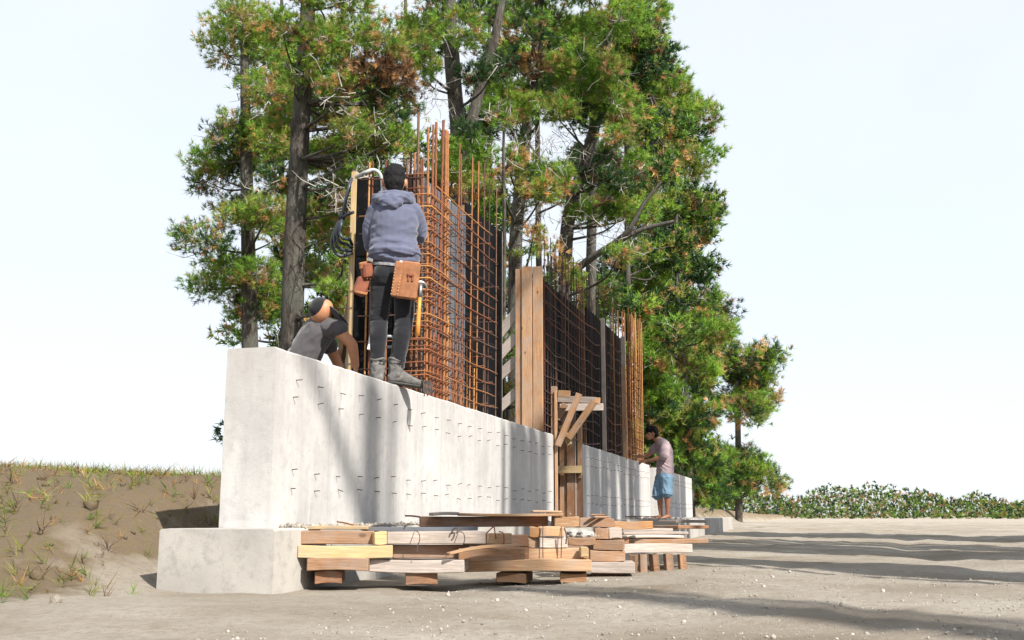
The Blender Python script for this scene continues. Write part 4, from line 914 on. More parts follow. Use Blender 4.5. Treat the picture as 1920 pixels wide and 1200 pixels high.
# ------------------------------------------------------------------ people
class Vol:
    """overlapping closed shapes fused into one continuous skin"""
    def __init__(self): self.V = []; self.F = []
    def _add(self, V, Fc): o = len(self.V); self.V += [tuple(v) for v in V]; self.F += [tuple(i + o for i in f) for f in Fc]
    def ell(self, c, r, rot=(0, 0, 0), seg=20, rings=12, pw=1.0):
        Rm = Matrix.Rotation(rot[2], 3, 'Z') @ Matrix.Rotation(rot[1], 3, 'Y') @ Matrix.Rotation(rot[0], 3, 'X'); V = []; Fc = []
        V.append(Vector(c) + Rm @ Vector((0, 0, -r[2])))
        for i in range(1, rings):
            a = -math.pi / 2 + math.pi * i / rings
            for k in range(seg):
                t = 2 * math.pi * k / seg; V.append(Vector(c) + Rm @ Vector((r[0] * math.cos(a) * math.cos(t), r[1] * math.cos(a) * math.sin(t), r[2] * math.sin(a))))
        V.append(Vector(c) + Rm @ Vector((0, 0, r[2]))); n = len(V) - 1
        for k in range(seg):
            Fc.append((0, 1 + (k + 1) % seg, 1 + k)); Fc.append((n, n - seg + k, n - seg + (k + 1) % seg))
        for i in range(rings - 2):
            for k in range(seg):
                a = 1 + i * seg; Fc.append((a + k, a + (k + 1) % seg, a + seg + (k + 1) % seg, a + seg + k))
        self._add(V, Fc); return self
    def chain(self, pts, seg=14, sub=4, xdir=None):
        """pts: (x, y, z, r) or (x, y, z, ra, rb): tapered limb; ra across (towards xdir), rb the other way"""
        P = [(Vector(p[:3]), p[3], p[4] if len(p) > 4 else p[3]) for p in pts]
        path = smooth_path([p[0] for p in P], sub); n = len(path)
        ra = np.interp(np.linspace(0, len(P) - 1, n), range(len(P)), [p[1] for p in P]); rb = np.interp(np.linspace(0, len(P) - 1, n), range(len(P)), [p[2] for p in P])
        t0 = (path[1] - path[0]).normalized(); t1 = (path[-1] - path[-2]).normalized()
        pre = [(path[0] - t0 * ra[0] * k, ra[0] * s, rb[0] * s) for k, s in ((.75, .45), (.45, .8))]; post = [(path[-1] + t1 * ra[-1] * k, ra[-1] * s, rb[-1] * s) for k, s in ((.45, .8), (.75, .45))]
        A = pre + [(path[i], ra[i], rb[i]) for i in range(n)] + post
        V = []; Fc = []; m = len(A); ref = Vector(xdir or (1, 0, 0)); prev = None
        for i, (p, a, b) in enumerate(A):
            t = (A[min(i + 1, m - 1)][0] - A[max(i - 1, 0)][0]).normalized()
            e = ref - t * ref.dot(t)
            e = (Vector((0, 1, 0)) - t * t.y) if e.length < .15 else e
            e.normalize()
            if prev is not None and e.dot(prev) < 0: e = -e
            prev = e; f = t.cross(e)
            for k in range(seg):
                th = 2 * math.pi * k / seg; V.append(p + e * a * math.cos(th) + f * b * math.sin(th))
        for i in range(m - 1):
            for k in range(seg): k2 = (k + 1) % seg; Fc.append((i * seg + k, i * seg + k2, (i + 1) * seg + k2, (i + 1) * seg + k))
        Fc.append(tuple(range(seg))[::-1]); Fc.append(tuple(range((m - 1) * seg, m * seg)))
        self._add(V, Fc); return self
    def hand(self, wrist, fwd, side, up, s=1.0, curl=.5):
        """palm, four unequal bent fingers and a thumb leaving the side of the palm"""
        w, f, sd, u = Vector(wrist), Vector(fwd).normalized(), Vector(side).normalized(), Vector(up).normalized()
        P = lambda a, b, c: tuple(w + f * a * s + sd * b * s + u * c * s)
        self.chain([(*P(-.01, 0, 0), .026 * s, .02 * s), (*P(.04, .004, 0), .038 * s, .017 * s), (*P(.085, .0, -.004), .038 * s, .014 * s)], xdir=sd)
        for b, L in ((.030, .072), (.010, .082), (-.011, .076), (-.031, .058)):
            c1, c2, c3 = curl * .9, curl * 1.7, curl * 2.4
            p0 = (.085, b, -.004); p1 = (p0[0] + L * .45 * math.cos(c1), b * 1.06, p0[2] - L * .45 * math.sin(c1)); p2 = (p1[0] + L * .33 * math.cos(c2), b * 1.07, p1[2] - L * .33 * math.sin(c2)); p3 = (p2[0] + L * .25 * math.cos(c3), b * 1.07, p2[2] - L * .25 * math.sin(c3))
            self.chain([(*P(*p0), .0095 * s), (*P(*p1), .009 * s), (*P(*p2), .0082 * s), (*P(*p3), .007 * s)], 8, 2)
        self.chain([(*P(.02, .028, -.006), .013 * s), (*P(.05, .052, -.016), .011 * s), (*P(.075, .06, -.028), .0085 * s)], 8, 2)
        return self
    def mesh(self, name, mat, voxel=.012, sm=4, disp=None):
        m0 = mesh_np('t', self.V, self.F); o = bpy.data.objects.new('t', m0); col.objects.link(o)
        r = o.modifiers.new('r', 'REMESH'); r.mode = 'VOXEL'; r.voxel_size = voxel; r.use_smooth_shade = True
        s = o.modifiers.new('s', 'SMOOTH'); s.factor = .5; s.iterations = sm
        dg = bpy.context.evaluated_depsgraph_get(); m = bpy.data.meshes.new_from_object(o.evaluated_get(dg)); m.name = name
        bpy.data.objects.remove(o); bpy.data.meshes.remove(m0)
        if disp:
            n = len(m.vertices); co = np.empty(n * 3, np.float32); m.vertices.foreach_get('co', co); co = co.reshape(-1, 3)
            nr = np.empty(n * 3, np.float32); m.vertices.foreach_get('normal', nr); nr = nr.reshape(-1, 3)
            d = np.array([disp(Vector(c), Vector(q)) for c, q in zip(co.tolist(), nr.tolist())], np.float32)
            m.vertices.foreach_set('co', (co + nr * d[:, None]).ravel()); m.update()
        for p in m.polygons: p.use_smooth = True
        m.materials.clear(); m.materials.append(mat); return m
def cloth(name, c, var=.2, weave=420, rough=.92):
    M = MatB(name, rough, .15); v = M.tc('Object'); n = M.noise(v, 7, 5, .65); w = M.noise(v, weave, 2)
    M.color(M.ramp(n, [(.3, tuple(x * (1 - var) for x in c)), (.7, tuple(min(1, x * (1 + var)) for x in c))])); M.b.inputs['Sheen Weight'].default_value = .25
    M.bump(w, .0015, .5); return M.m
HOODIE = cloth('slate_blue_fleece', (.097, .106, .16), .14); JEANS = cloth('black_denim', (.012, .0125, .016), .3); BOOT = simple('grey_suede', (.13, .125, .12), .85, .2, .35, 26, .002); SOLE = simple('dark_rubber_sole', (.055, .053, .05), .8, .3, .2, 30)
LEATHER = simple('tan_leather', (.27, .115, .05), .6, .35, .3, 18, .001); LEATHER_D = simple('red_brown_leather', (.20, .065, .035), .6, .35, .3, 18, .001)
BLACKC = cloth('black_cotton', (.015, .015, .017)); BELTW = simple('pale_webbing', (.42, .42, .44), .7, .2, .25, 60); MAUVE = cloth('mauve_cotton', (.37, .285, .30), .12); DENIM = cloth('pale_blue_denim', (.17, .28, .385), .25); GREYC = cloth('dark_grey_cotton', (.075, .07, .075), .2)
HANDLE = simple('varnished_hickory', (.58, .24, .045), .45, .4, .2, 14)
def skin(name, c):
    M = MatB(name, .5, .35); M.b.inputs['Subsurface Weight'].default_value = .08; M.b.inputs['Subsurface Radius'].default_value = (.02, .008, .004)
    v = M.tc('Object'); n = M.noise(v, 25, 4); M.color(M.ramp(n, [(.3, tuple(x * .85 for x in c)), (.7, c)])); return M.m
SKIN = skin('tanned_skin', (.47, .22, .12)); SKIN2 = skin('warm_brown_skin', (.42, .20, .12))
def hairmat():
    M = MatB('black_hair', .6, .15); v = M.tc('Object', (60, 60, 18)); n = M.noise(v, 4, 4, .7); M.color(M.ramp(n, [(.35, (.004, .004, .005)), (.7, (.014, .013, .013))])); M.bump(n, .006, .9); return M.m
HAIR = hairmat()
def N(v, f): return noise.noise(Vector((v.x * f[0], v.y * f[1], v.z * f[2])))
def ridge(v, f): return 1 - 2 * abs(N(v, f))

# -------- the hooded man standing on the near wall, back to the camera
fx = at_x(741, 719, -.03); MAN = Vector((-.06, fx.y, WT + .005)); SC1 = 1.068
u1 = MAN - CAM; rz1 = math.atan2(-u1.x, u1.y)
man = tag(empty('person', MAN, rz1, SC1), 'person in a slate blue hoodie and black jeans standing on the wall, back turned', 'person')
def put(name, mesh, parent=man, top=None):
    o = add(name, mesh, WM[top or man], parent); return o
def belt_thing(name, label, cat):    # things carried by the man: own top-level objects in his frame
    o = tag(empty(name, MAN, rz1, SC1), label, cat); return o
# local frame: x right, y away from the camera, z up
b = Vol()
b.ell((-.012, .015, 1.605), (.083, .10, .118)).ell((-.012, .045, 1.55), (.062, .07, .07)).ell((.078, .0, 1.585), (.013, .022, .034)).ell((-.1, .0, 1.585), (.013, .022, .034)).ell((-.012, .125, 1.585), (.014, .02, .022))
b.chain([(-.012, .0, 1.38, .07), (-.012, .0, 1.5, .056), (-.012, .01, 1.56, .052)])
b.chain([(0, 0, .88, .145, .10), (0, 0, 1.0, .135, .095), (0, .0, 1.2, .15, .105), (0, 0, 1.36, .15, .09), (0, 0, 1.42, .10, .07)])
for s, el, ha in ((-1, (-.18, .10, 1.13), (-.10, .36, 1.20)), (1, (.188, .13, 1.19), (.10, .40, 1.26))):
    b.chain([(s * .14 - .01, 0, 1.37, .055), (*el, .04), (*ha, .028)]); f = (Vector(ha) - Vector(el)).normalized(); b.hand(Vector(ha) + f * .02, f, (-s * .8, 0, .6), (s * .5, 0, .8), 1, .6)
for s, kn, an in ((-1, (-.105, .02, .47), (-.108, -.005, .10)), (1, (.083, .02, .48), (.03, -.01, .10))):
    b.chain([(s * .082, 0, .86, .078), (*kn, .05), (*an, .035)]); b.ell((an[0] + (.05 if s > 0 else -.01), an[1] + .05, .045), (.045, .08, .03))
put('body', b.mesh('body', SKIN, .009, 2))
h = Vol(); h.ell((-.012, .005, 1.63), (.089, .108, .102)).ell((-.012, -.035, 1.58), (.080, .068, .088)).ell((-.012, -.04, 1.525), (.06, .05, .045)); h.ell((-.005, .02, 1.675), (.075, .085, .068))
def hd(v, n): return .006 * N(v, (55, 55, 30)) + .004 * N(v, (120, 120, 60))
put('hair', h.mesh('hair', HAIR, .007, 2, hd))
t = Vol()
t.chain([(-.002, .0, .985, .170, .138), (-.002, 0, 1.02, .182, .15), (-.004, 0, 1.12, .172, .14), (-.004, -.005, 1.24, .178, .14), (-.006, 0, 1.33, .182, .13), (-.008, .005, 1.40, .150, .10), (-.01, .01, 1.45, .085, .08)], 24, 5)
t.chain([(.04, .01, .925, .138, .118), (.035, .0, .97, .15, .13)], 24, 4)
t.chain([(-.14, .0, 1.365, .070), (-.180, .045, 1.25, .063), (-.180, .11, 1.12, .056), (-.14, .26, 1.16, .05), (-.11, .345, 1.195, .042)], 16, 4)
t.chain([(.13, .0, 1.365, .072), (.178, .05, 1.28, .064), (.192, .11, 1.195, .06), (.15, .27, 1.23, .05), (.115, .37, 1.255, .042)], 16, 4)
def hood_folds(v, n):
    low = max(0, 1 - abs(v.z - 1.0) / .13); d = low * (.024 * ridge(Vector((v.x, v.y, v.z + v.x * .12)), (4, 4, 22)) + .011 * ridge(v, (8, 8, 40)))
    ap = max(0, 1 - (Vector((v.x - .165, 0, v.z - 1.2))).length / .17); d += ap * .013 * ridge(Vector((v.x - v.z * .8, v.y, v.z + v.x)), (22, 4, 8))
    al = max(0, 1 - (Vector((v.x + .18, 0, v.z - 1.17))).length / .16); d += al * .010 * ridge(Vector((v.x + v.z * .8, v.y, v.z)), (20, 4, 8))
    d += .006 * N(v, (6, 6, 5)) + .004 * ridge(v, (8, 8, 14))
    if v.y > .16: d += .006 * ridge(v, (6, 26, 8))
    return d
hoodie = put('hoodie', t.mesh('hoodie', HOODIE, .008, 2, hood_folds))
g = Vol()
ringp = []
for k in range(13):
    a = 2 * math.pi * k / 12; ringp.append((-.012 + .098 * math.cos(a), .005 + .088 * math.sin(a), 1.478 + .012 * math.sin(a), .030))
g.chain(ringp, 10, 3)
ringp = []
for k in range(11):
    a = math.pi + math.pi * k / 10; ringp.append((-.015 + .135 * math.cos(a), .01 + .125 * math.sin(a), 1.447 + .028 * math.sin(a), .034))
g.chain(ringp, 10, 3); g.ell((-.035, -.118, 1.40), (.092, .036, .06), (0.2, 0, 0)); g.ell((-.05, -.125, 1.37), (.06, .026, .035), (.2, 0, .1)); g.chain([(-.15, -.05, 1.445, .03), (-.08, -.125, 1.40, .03), (0, -.135, 1.36, .022), (.06, -.11, 1.44, .026), (.12, -.03, 1.475, .026)], 10, 4)
put('hood', g.mesh('hood', HOODIE, .007, 2, lambda v, n: .007 * ridge(v, (14, 14, 28)) + .003 * N(v, (30, 30, 40))), hoodie)
j = Vol()
j.chain([(-.01, .01, .80, .155, .115), (-.01, .0, .88, .158, .118), (-.01, .0, .955, .148, .108)], 24, 4); j.ell((-.075, -.055, .84), (.082, .07, .09)).ell((.065, -.055, .84), (.082, .07, .09))
j.chain([(-.085, 0, .83, .09), (-.096, .01, .66, .078), (-.106, .02, .50, .064), (-.108, -.022, .37, .066), (-.109, -.015, .22, .054), (-.109, -.008, .125, .05)], 18, 5)
j.chain([(.075, 0, .83, .092), (.085, .01, .66, .08), (.083, .02, .50, .066), (.070, -.022, .37, .068), (.045, -.015, .22, .056), (.032, -.008, .125, .05)], 18, 5)
def jfold(v, n):
    kn = max(0, 1 - abs(v.z - .52) / .11); an = max(0, 1 - abs(v.z - .16) / .08); se = max(0, 1 - abs(v.z - .78) / .1)
    return kn * .009 * ridge(v, (7, 7, 34)) + an * .011 * ridge(v, (7, 7, 42)) + se * .007 * ridge(v, (8, 8, 22)) + .003 * ridge(v, (9, 9, 14))
jeans = put('jeans', j.mesh('jeans', JEANS, .0085, 2, jfold))
us = Vol(); us.chain([(-.02, .0, .94, .153, .114), (-.02, 0, .99, .156, .118)], 24, 3); put('undershirt', us.mesh('undershirt', BLACKC, .01, 2))
def boot(cx, cy, rot, pitch, name='boot'):
    v = Vol(); c, s = math.cos(rot), math.sin(rot)
    def Q(f, sd, z, *r): 
        zz = z - f * math.sin(pitch); return (cx + c * sd + s * f, cy - s * sd + c * f, zz, *r)
    # f forward along the foot, sd sideways
    v.chain([Q(.0, 0, .19, .056, .058), Q(.0, 0, .12, .054, .058), Q(-.005, 0, .06, .05, .055)], 16, 3)
    v.chain([Q(-.03, 0, .048, .042, .044), Q(.05, 0, .062, .046, .05), Q(.13, 0, .044, .05, .036), Q(.19, 0, .038, .042, .03)], 16, 4, xdir=(c, -s, 0))
    bt = put(name, v.mesh('boot', BOOT, .007, 2, lambda q, n: .004 * ridge(q, (22, 22, 30)) + .002 * N(q, (60, 60, 60))))
    w = Vol(); w.chain([Q(-.045, 0, .012, .038, .014), Q(.03, 0, .012, .042, .014), Q(.12, 0, .012, .052, .014), Q(.205, 0, .014, .038, .012)], 16, 4, xdir=(c, -s, 0)); put('sole', w.mesh('sole', SOLE, .007, 1), bt)
    cu = [Q(.056 * math.cos(a), .056 * math.sin(a), .185 + .008 * math.sin(3 * a)) for a in np.linspace(0, 2 * math.pi, 15)]
    V_, F_ = tube_np(cu, .011, 6); put('collar', mesh_np('collar', V_, F_, True, BOOT), bt)
    la = [Q(.05 + .014 * i, .03 * (-1) ** i, .128 - .014 * i) for i in range(7)]; V_, F_ = tube_np(la, .004, 5); put('lace', mesh_np('lace', V_, F_, True, GREYC), bt)
    return bt
boot(-.108, -.01, -.25, .0); boot(.028, -.01, 1.25, .10)
# tool belt
tb = belt_thing('tool_belt', 'tan leather tool belt with a big riveted pouch worn by the hooded man', 'tool belt')
ring = [(-.012 + .166 * math.cos(a), .0 + .126 * math.sin(a), .915 - .03 * math.cos(a) * .5 + .012 * math.sin(a)) for a in np.linspace(0, 2 * math.pi, 40)]
bmb = bmesh.new(); vs = []
for (x, y, z) in ring[:-1]: vs.append((bmb.verts.new((x, y, z - .011)), bmb.verts.new((x, y, z + .011))))
for i in range(len(vs)): q = vs[(i + 1) % len(vs)]; bmb.faces.new((vs[i][0], q[0], q[1], vs[i][1]))
bmesh.ops.solidify(bmb, geom=bmb.faces[:], thickness=.005); bmesh.ops.recalc_face_normals(bmb, faces=bmb.faces)
put('belt', bm_mesh('belt', bmb, False, BELTW), tb, tb)
def local_board(name, c, size, rot, mat, parent, bev=.006):
    M = WM[man] @ Matrix.Translation(c) @ Matrix.Rotation(rot[2], 4, 'Z') @ Matrix.Rotation(rot[1], 4, 'Y') @ Matrix.Rotation(rot[0], 4, 'X')
    return add(name, board_mesh(size[0], size[1], size[2], bev), M, parent, mat)
PR = (.05, .12, -.10)
pouch = local_board('pouch', (.105, -.155, .775), (.165, .055, .285), PR, LEATHER, tb, .012)
local_board('pocket', (.025, -.188, .775), (.062, .03, .27), PR, LEATHER, pouch, .008)
local_board('strap', (.045, -.205, .86), (.022, .008, .11), PR, BELTW, pouch, .002); local_board('tool_loop', (.125, -.19, .81), (.05, .022, .022), PR, LEATHER_D, pouch, .004); local_board('tool_loop', (.11, -.186, .785), (.016, .012, .05), PR, LEATHER_D, pouch, .003); local_board('tool_loop', (.14, -.19, .785), (.016, .012, .05), PR, LEATHER_D, pouch, .003)
bmr = bmesh.new(); bmesh.ops.create_icosphere(bmr, subdivisions=1, radius=.0045); RIV = bm_mesh('rivet', bmr, True, simple('brass_rivet', (.65, .42, .2), .4, .5, .1, 50, metal=.6))
for k in range(11):
    for dx in (-.027, .02): add('rivet', RIV, WM[man] @ Matrix.Translation((.025 + dx + (k - 5) * .0032, -.206 + k * .0004, .775 + (k - 5) * .0235)), pouch)
sp = local_board('side_pouch', (-.205, -.055, .865), (.085, .07, .12), (.1, -.25, .5), LEATHER_D, tb, .014); local_board('flap', (-.225, -.085, .90), (.085, .02, .05), (.3, -.3, .5), LEATHER, sp, .006)
sp2 = local_board('side_pouch', (-.245, -.03, .745), (.10, .06, .14), (.1, .3, .5), LEATHER_D, tb, .014); local_board('flap', (-.25, -.06, .69), (.10, .03, .02), (.1, .1, .5), LEATHER, sp2, .004)
buckle = local_board('buckle', (-.18, -.09, .94), (.045, .012, .03), (0, .2, .5), STEEL, tb, .004)
# hammer hanging from the belt
hm = tag(empty('hammer', MAN, rz1, SC1), 'claw hammer with varnished orange handle hanging at the man\'s right hip', 'hammer')
V_, F_ = tube_np([(.185, -.115, .36), (.188, -.115, .45), (.193, -.115, .56), (.198, -.115, .655)], [.0185, .0175, .0145, .0135], 10); put('handle', mesh_np('handle', V_, F_, True, HANDLE), hm, hm)
V_, F_ = tube_np([(.198, -.115, .655), (.2, -.115, .70), (.202, -.115, .755)], [.0155, .015, .017], 10); hh = put('neck', mesh_np('neck', V_, F_, True, STEEL), hm, hm)
hv = Vol(); hv.chain([(.160, -.125, .735, .018), (.172, -.122, .758, .017), (.20, -.115, .770, .019), (.235, -.11, .758, .013), (.252, -.105, .725, .007)], 12, 4); put('head', hv.mesh('head', STEEL, .005, 1), hm, hm)
local_board('hammer_loop', (.175, -.10, .72), (.05, .012, .03), (0, .3, 0), LEATHER, tb, .003)
# gloves or rags dangling at the boot
rg = tag(empty('wire_bundle', MAN, rz1, SC1), 'limp bundle of dark wire ends hanging over the wall edge beside the boot', 'wire')
for k in range(7):
    x = .235 + .010 * k; pts = [(x - .03, .04, .02), (x - .005, -.0, .035), (x + .004, -.035, .0), (x + random.uniform(-.005, .008), -.045, -.05), (x + random.uniform(-.008, .01), -.045, -.06 - random.uniform(0, .03))]
    V_, F_ = tube_np(smooth_path(pts, 4), .0042, 5); put('wire_end', mesh_np('wire_end', V_, F_, True, WIRE), rg, rg)

# -------- the barefoot man at the far end of the wall
p2 = at_d(1247, 969, 19.7); P2 = Vector((p2.x, p2.y, .002)); u2 = P2 - CAM; rz2 = math.atan2(-u2.x, u2.y) + .42
m2 = tag(empty('person', P2, rz2, 1.02), 'barefoot person in a mauve t-shirt and denim shorts bending to the far cage', 'person')
def put2(name, mesh, parent=m2): return add(name, mesh, WM[m2], parent)
b = Vol()
HC = Vector((-.235, -.02, 1.545))
b.ell(HC, (.088, .078, .118), (0, .45, 0)).ell(HC + Vector((-.045, -.005, -.07)), (.052, .052, .06), (0, .4, 0)).ell(HC + Vector((-.105, -.01, -.045)), (.02, .014, .022), (0, .5, 0)).ell(HC + Vector((.012, -.082, -.01)), (.02, .012, .03)).ell(HC + Vector((.012, .075, -.01)), (.02, .012, .03))
b.ell(HC + Vector((-.07, -.035, -.012)), (.018, .022, .012)).ell(HC + Vector((-.09, -.015, -.088)), (.016, .026, .010))
b.chain([(-.08, 0, 1.36, .065), (-.13, 0, 1.43, .055), (-.19, -.01, 1.50, .05)])
b.chain([(.0, 0, .84, .12, .14), (.02, 0, 1.0, .105, .14), (.02, 0, 1.2, .115, .16), (-.04, 0, 1.34, .10, .15), (-.08, 0, 1.39, .07, .09)], xdir=(1, 0, 0))
b.chain([(-.03, -.16, 1.33, .055), (-.08, -.20, 1.16, .044), (-.14, -.17, 1.10, .042), (-.26, -.10, 1.06, .034), (-.34, -.05, 1.04, .026)]); b.hand((-.355, -.045, 1.04), (-.9, .4, -.1), (.2, .5, .6), (.1, -.6, .7), 1, .7)
b.chain([(-.05, .15, 1.33, .055), (-.16, .19, 1.2, .044), (-.30, .14, 1.14, .034), (-.38, .09, 1.12, .026)]); b.hand((-.395, .085, 1.12), (-.95, -.2, 0), (0, -.4, .8), (.2, .6, .7), 1, .7)
b.chain([(.0, -.075, .80, .085), (-.01, -.075, .50, .060), (.025, -.07, .36, .060), (.03, -.065, .2, .045), (.03, -.06, .085, .036)]); b.chain([(.0, .085, .80, .085), (-.08, .085, .50, .060), (-.055, .085, .36, .060), (-.05, .085, .2, .045), (-.045, .08, .085, .036)])
for fx_, fy_, ro in ((.03, -.06, -.25), (-.045, .08, .15)):
    b.chain([(fx_ + .045, fy_, .032, .03, .034), (fx_ - .02, fy_ + ro * .05, .045, .036, .034), (fx_ - .10, fy_ + ro * .12, .026, .042, .024), (fx_ - .155, fy_ + ro * .17, .016, .038, .013)], xdir=(0, 1, 0))
    for q in range(5): b.chain([(fx_ - .15, fy_ + ro * .17 + (q - 2) * .016, .014, .010), (fx_ - .185 + abs(q - 1) * .006, fy_ + ro * .19 + (q - 2) * .017, .011, .009)], 8, 2)
put2('body', b.mesh('body', SKIN2, .008, 2))
h = Vol(); h.ell(HC + Vector((.02, 0, .035)), (.105, .094, .105), (0, .45, 0)).ell(HC + Vector((.055, 0, -.02)), (.065, .078, .075)).ell(HC + Vector((-.065, -.01, .055)), (.06, .08, .05), (0, .3, 0))
put2('hair', h.mesh('hair', HAIR, .008, 1, lambda v, n: .022 * N(v, (30, 30, 24)) + .016 * N(v, (75, 75, 60))))
for s_ in (-1, 1): 
    V_ = Vol(); V_.ell(HC + Vector((-.092, s_ * .032 - .012, -.002)), (.006, .010, .006)); put2('eye', V_.mesh('eye', HAIR, .003, 1))
t = Vol()
t.chain([(.02, 0, .80, .142, .168), (.025, 0, .92, .142, .165), (.03, 0, 1.08, .138, .162), (.025, 0, 1.22, .134, .17), (-.02, 0, 1.33, .12, .172), (-.07, 0, 1.395, .085, .11)], 22, 4)
t.chain([(-.02, -.145, 1.335, .078), (-.06, -.20, 1.22, .084), (-.09, -.21, 1.125, .084)], 16, 3); t.chain([(-.04, .14, 1.335, .075), (-.13, .19, 1.24, .076)], 16, 3)
put2('t_shirt', t.mesh('t_shirt', MAUVE, .009, 2, lambda v, n: .018 * max(0, 1 - abs(v.z - .95) / .22) * ridge(Vector((v.x, v.y, v.z + v.x * .7)), (5, 4, 19)) + .009 * ridge(Vector((v.x, v.y, v.z + v.y)), (8, 8, 9))))
j = Vol(); j.chain([(.01, 0, .72, .13, .16), (.015, 0, .80, .135, .165), (.015, 0, .87, .132, .16)], 22, 3); j.chain([(.025, -.085, .74, .112), (.01, -.09, .58, .106), (.0, -.095, .46, .106)], 18, 3); j.chain([(-.015, .085, .74, .11), (-.06, .095, .56, .102), (-.085, .10, .42, .102)], 18, 3)
sh2 = put2('shorts', j.mesh('shorts', DENIM, .009, 2, lambda v, n: .010 * ridge(Vector((v.x + v.z * .3, v.y, v.z)), (15, 15, 6)) + .006 * max(0, 1 - abs(v.z - .78) / .08) * ridge(v, (9, 9, 30))))
for (hx_, hy_, hz_) in ((0, -.095, .445), (-.086, .10, .405)):
    V_, F_ = tube_np([(hx_ + .103 * math.cos(a_), hy_ + .103 * math.sin(a_), hz_ + .01 * math.sin(2 * a_)) for a_ in np.linspace(0, 2 * math.pi, 17)], .013, 6); put2('hem', mesh_np('hem', V_, F_, True, DENIM), sh2)

# -------- the man bending behind the wall at the left edge
P3 = Vector((-.95, 0, 0)); P3.y = at_x(585, 690, -.85).y; P3.z = ground_h(P3.x, P3.y); u3 = P3 - CAM; rz3 = math.atan2(-u3.x, u3.y)
m3 = tag(empty('person', P3, rz3), 'person in a dark cap and grey t-shirt bending behind the wall at the left edge', 'person')
d3 = u3.dot(CF)
Lz = lambda px, py: ((px - (960 + F_PX * u3.dot(CR) / d3)) / (F_PX / d3), (WM[m3].inverted() @ at_d(px, py, d3)).z)
def put3(name, mesh, parent=m3): return add(name, mesh, WM[m3], parent)
sx, sz = Lz(618, 598); ex, ez = Lz(647, 634); hx, hz = Lz(656, 688); kx, kz = Lz(590, 572)
b = Vol()
b.ell((kx, -.05, kz), (.085, .10, .12), (.5, .5, 0)).ell((kx + .05, -.02, kz - .06), (.05, .06, .06)); b.ell((kx + .09, -.01, kz - .02), (.018, .014, .02))
b.chain([(sx - .14, .05, sz - .03, .07), (kx - .03, 0, kz - .06, .055)]); hipz = min(.92, sz - .38)
b.chain([(sx - .52, .16, hipz, .14, .12), (sx - .33, .10, (hipz + sz) / 2, .13, .12), (sx - .15, .06, sz - .05, .15, .12)], xdir=(0, 1, 0))
b.chain([(sx - .02, -.08, sz - .02, .058), (ex - .012, -.12, ez + .005, .048), (ex + .012, -.12, ez - .05, .047), (hx - .002, -.10, hz + .06, .034), (hx, -.10, hz + .03, .03)]); b.hand((hx, -.10, hz + .035), (.1, 0, -1), (.3, 1, 0), (1, -.2, .1), 1, .45)
b.chain([(sx - .1, .22, sz - .05, .058), (sx + .02, .3, sz - .25, .046), (sx + .08, .28, sz - .45, .03)]); b.hand((sx + .085, .28, sz - .47), (.1, 0, -1), (0, 1, 0), (1, 0, 0), 1, .5)
for s_ in (-.09, .11): b.chain([(sx - .52, .16 + s_, hipz - .02, .085), (sx - .42, .14 + s_, hipz * .52, .058), (sx - .5, .16 + s_, .09, .04)]); b.chain([(sx - .53, .16 + s_, .04, .035), (sx - .40, .14 + s_, .03, .038), (sx - .30, .13 + s_, .025, .03)])
put3('body', b.mesh('body', SKIN, .009, 2))
t = Vol(); t.chain([(sx - .54, .16, hipz, .16, .14), (sx - .33, .10, (hipz + sz) / 2 + .02, .15, .14), (sx - .14, .06, sz - .03, .165, .135), (sx - .08, .04, sz - .01, .12, .11)], 20, 4, xdir=(0, 1, 0)); t.chain([(sx - .06, -.06, sz - .02, .085), (sx + .035, -.10, sz - .035, .074)], 14, 3); t.chain([(sx - .1, .2, sz - .05, .08), (sx - .04, .26, sz - .14, .07)], 14, 3)
put3('t_shirt', t.mesh('t_shirt', GREYC, .009, 2, lambda v, n: .008 * ridge(v, (14, 14, 10))))
j = Vol(); j.chain([(sx - .55, .16, hipz - .1, .15, .13), (sx - .53, .16, hipz + .03, .15, .13)], 18, 3, xdir=(0, 1, 0))
for s_ in (-.09, .11): j.chain([(sx - .52, .16 + s_, hipz - .04, .1), (sx - .42, .14 + s_, hipz * .52, .075), (sx - .5, .16 + s_, .14, .06)], 16, 3)
put3('trousers', j.mesh('trousers', JEANS, .01, 2, jfold))
h = Vol(); h.ell((kx - .02, -.05, kz + .03), (.098, .105, .10), (.4, .4, 0)); cap = put3('cap', h.mesh('cap', BLACKC, .008, 2))
bx_, bz_ = Lz(630, 582); h = Vol(); h.ell((bx_ - .045, -.07, bz_ + .015), (.125, .11, .022), (0, .75, 0)); put3('brim', h.mesh('brim', BLACKC, .006, 1), cap)

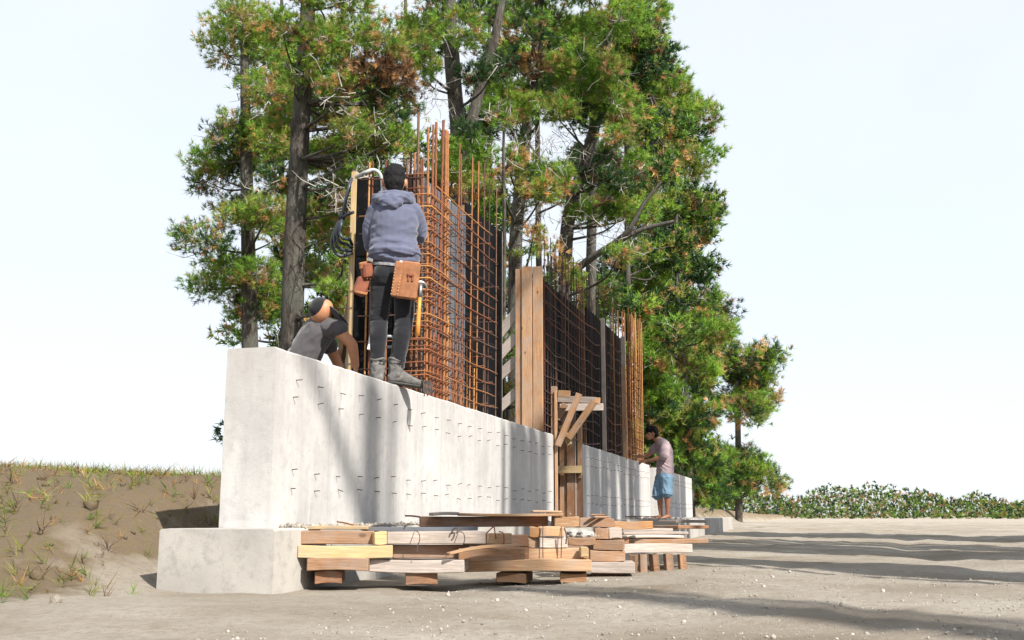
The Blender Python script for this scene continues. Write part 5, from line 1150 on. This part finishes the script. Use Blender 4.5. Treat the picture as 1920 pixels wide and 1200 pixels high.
# ------------------------------------------------------------------ cables and small things
dC = (Vector((-.9, YP, 2)) - CAM).dot(CF) + .0
cc = tag(empty('cable_coil', at_d(640, 480, dC)), 'hank of blue-black cable hanging left of the pale stud', 'cable')
tube('cable', smooth_path([at_d(659, 335, dC + .1), at_d(654, 352, dC), at_d(646, 385, dC), at_d(640, 412, dC)], 5), .017, RUBBER, cc, 8)
for k, (lx, ly, rx_) in enumerate(((622, 452, 0), (627, 446, .03), (632, 440, .06), (637, 436, .09))):
    tube('cable', smooth_path([at_d(641, 408, dC + .02), at_d(634 + k * 2, 420, dC - rx_), at_d(lx, ly, dC - rx_), at_d(lx + 6, ly + 20 - k * 3, dC - rx_), at_d(lx + 18, ly + 28 - k * 5, dC), at_d(660, 474 - k * 5, dC + .1)], 5), .0165, RUBBER, cc, 8)
tube('cable', smooth_path([at_d(640, 410, dC), at_d(648, 404, dC - .03), at_d(662, 398, dC + .1)], 4), .016, RUBBER, cc, 8)
tube('binding', [at_d(641, 398, dC - .01), at_d(640, 406, dC - .01), at_d(642, 414, dC - .01)], .034, BLACKC, cc, 8)
dP = (Vector((-.7, YL + .2, 2)) - CAM).dot(CF)
tag(tube('conduit', smooth_path([at_d(668, 332, dP + .2), at_d(682, 325, dP), at_d(697, 319, dP), at_d(707, 321, dP), at_d(714, 330, dP), at_d(717, 350, dP), at_d(718, 420, dP), at_d(716, 560, dP), at_d(712, 700, dP)], 5), .018, CONDUIT, None, 8), 'grey conduit arching over the top of the black panel', 'conduit')
ww = at_y(701, 640, YL - .12)
o = tag(board('plastic_sheet_scrap', at_y(698, 656, YL - .1), at_y(703, 624, YL - .08), .012, .10, WHITEP, None, (1, 0, 0), .006), 'white plastic scrap beside the hooded man\'s left shin', 'plastic scrap')
tag(tube('hose_loop', smooth_path([at_y(706, 652, YL + .1), at_y(725, 632, YL + .05), at_y(740, 634, YL + .06), at_y(745, 646, YL + .1), at_y(735, 650, YL + .12), at_y(715, 652, YL + .12)], 5), .014, CONDUIT, None, 8), 'pale hose loop seen between the hooded man\'s shins', 'hose')
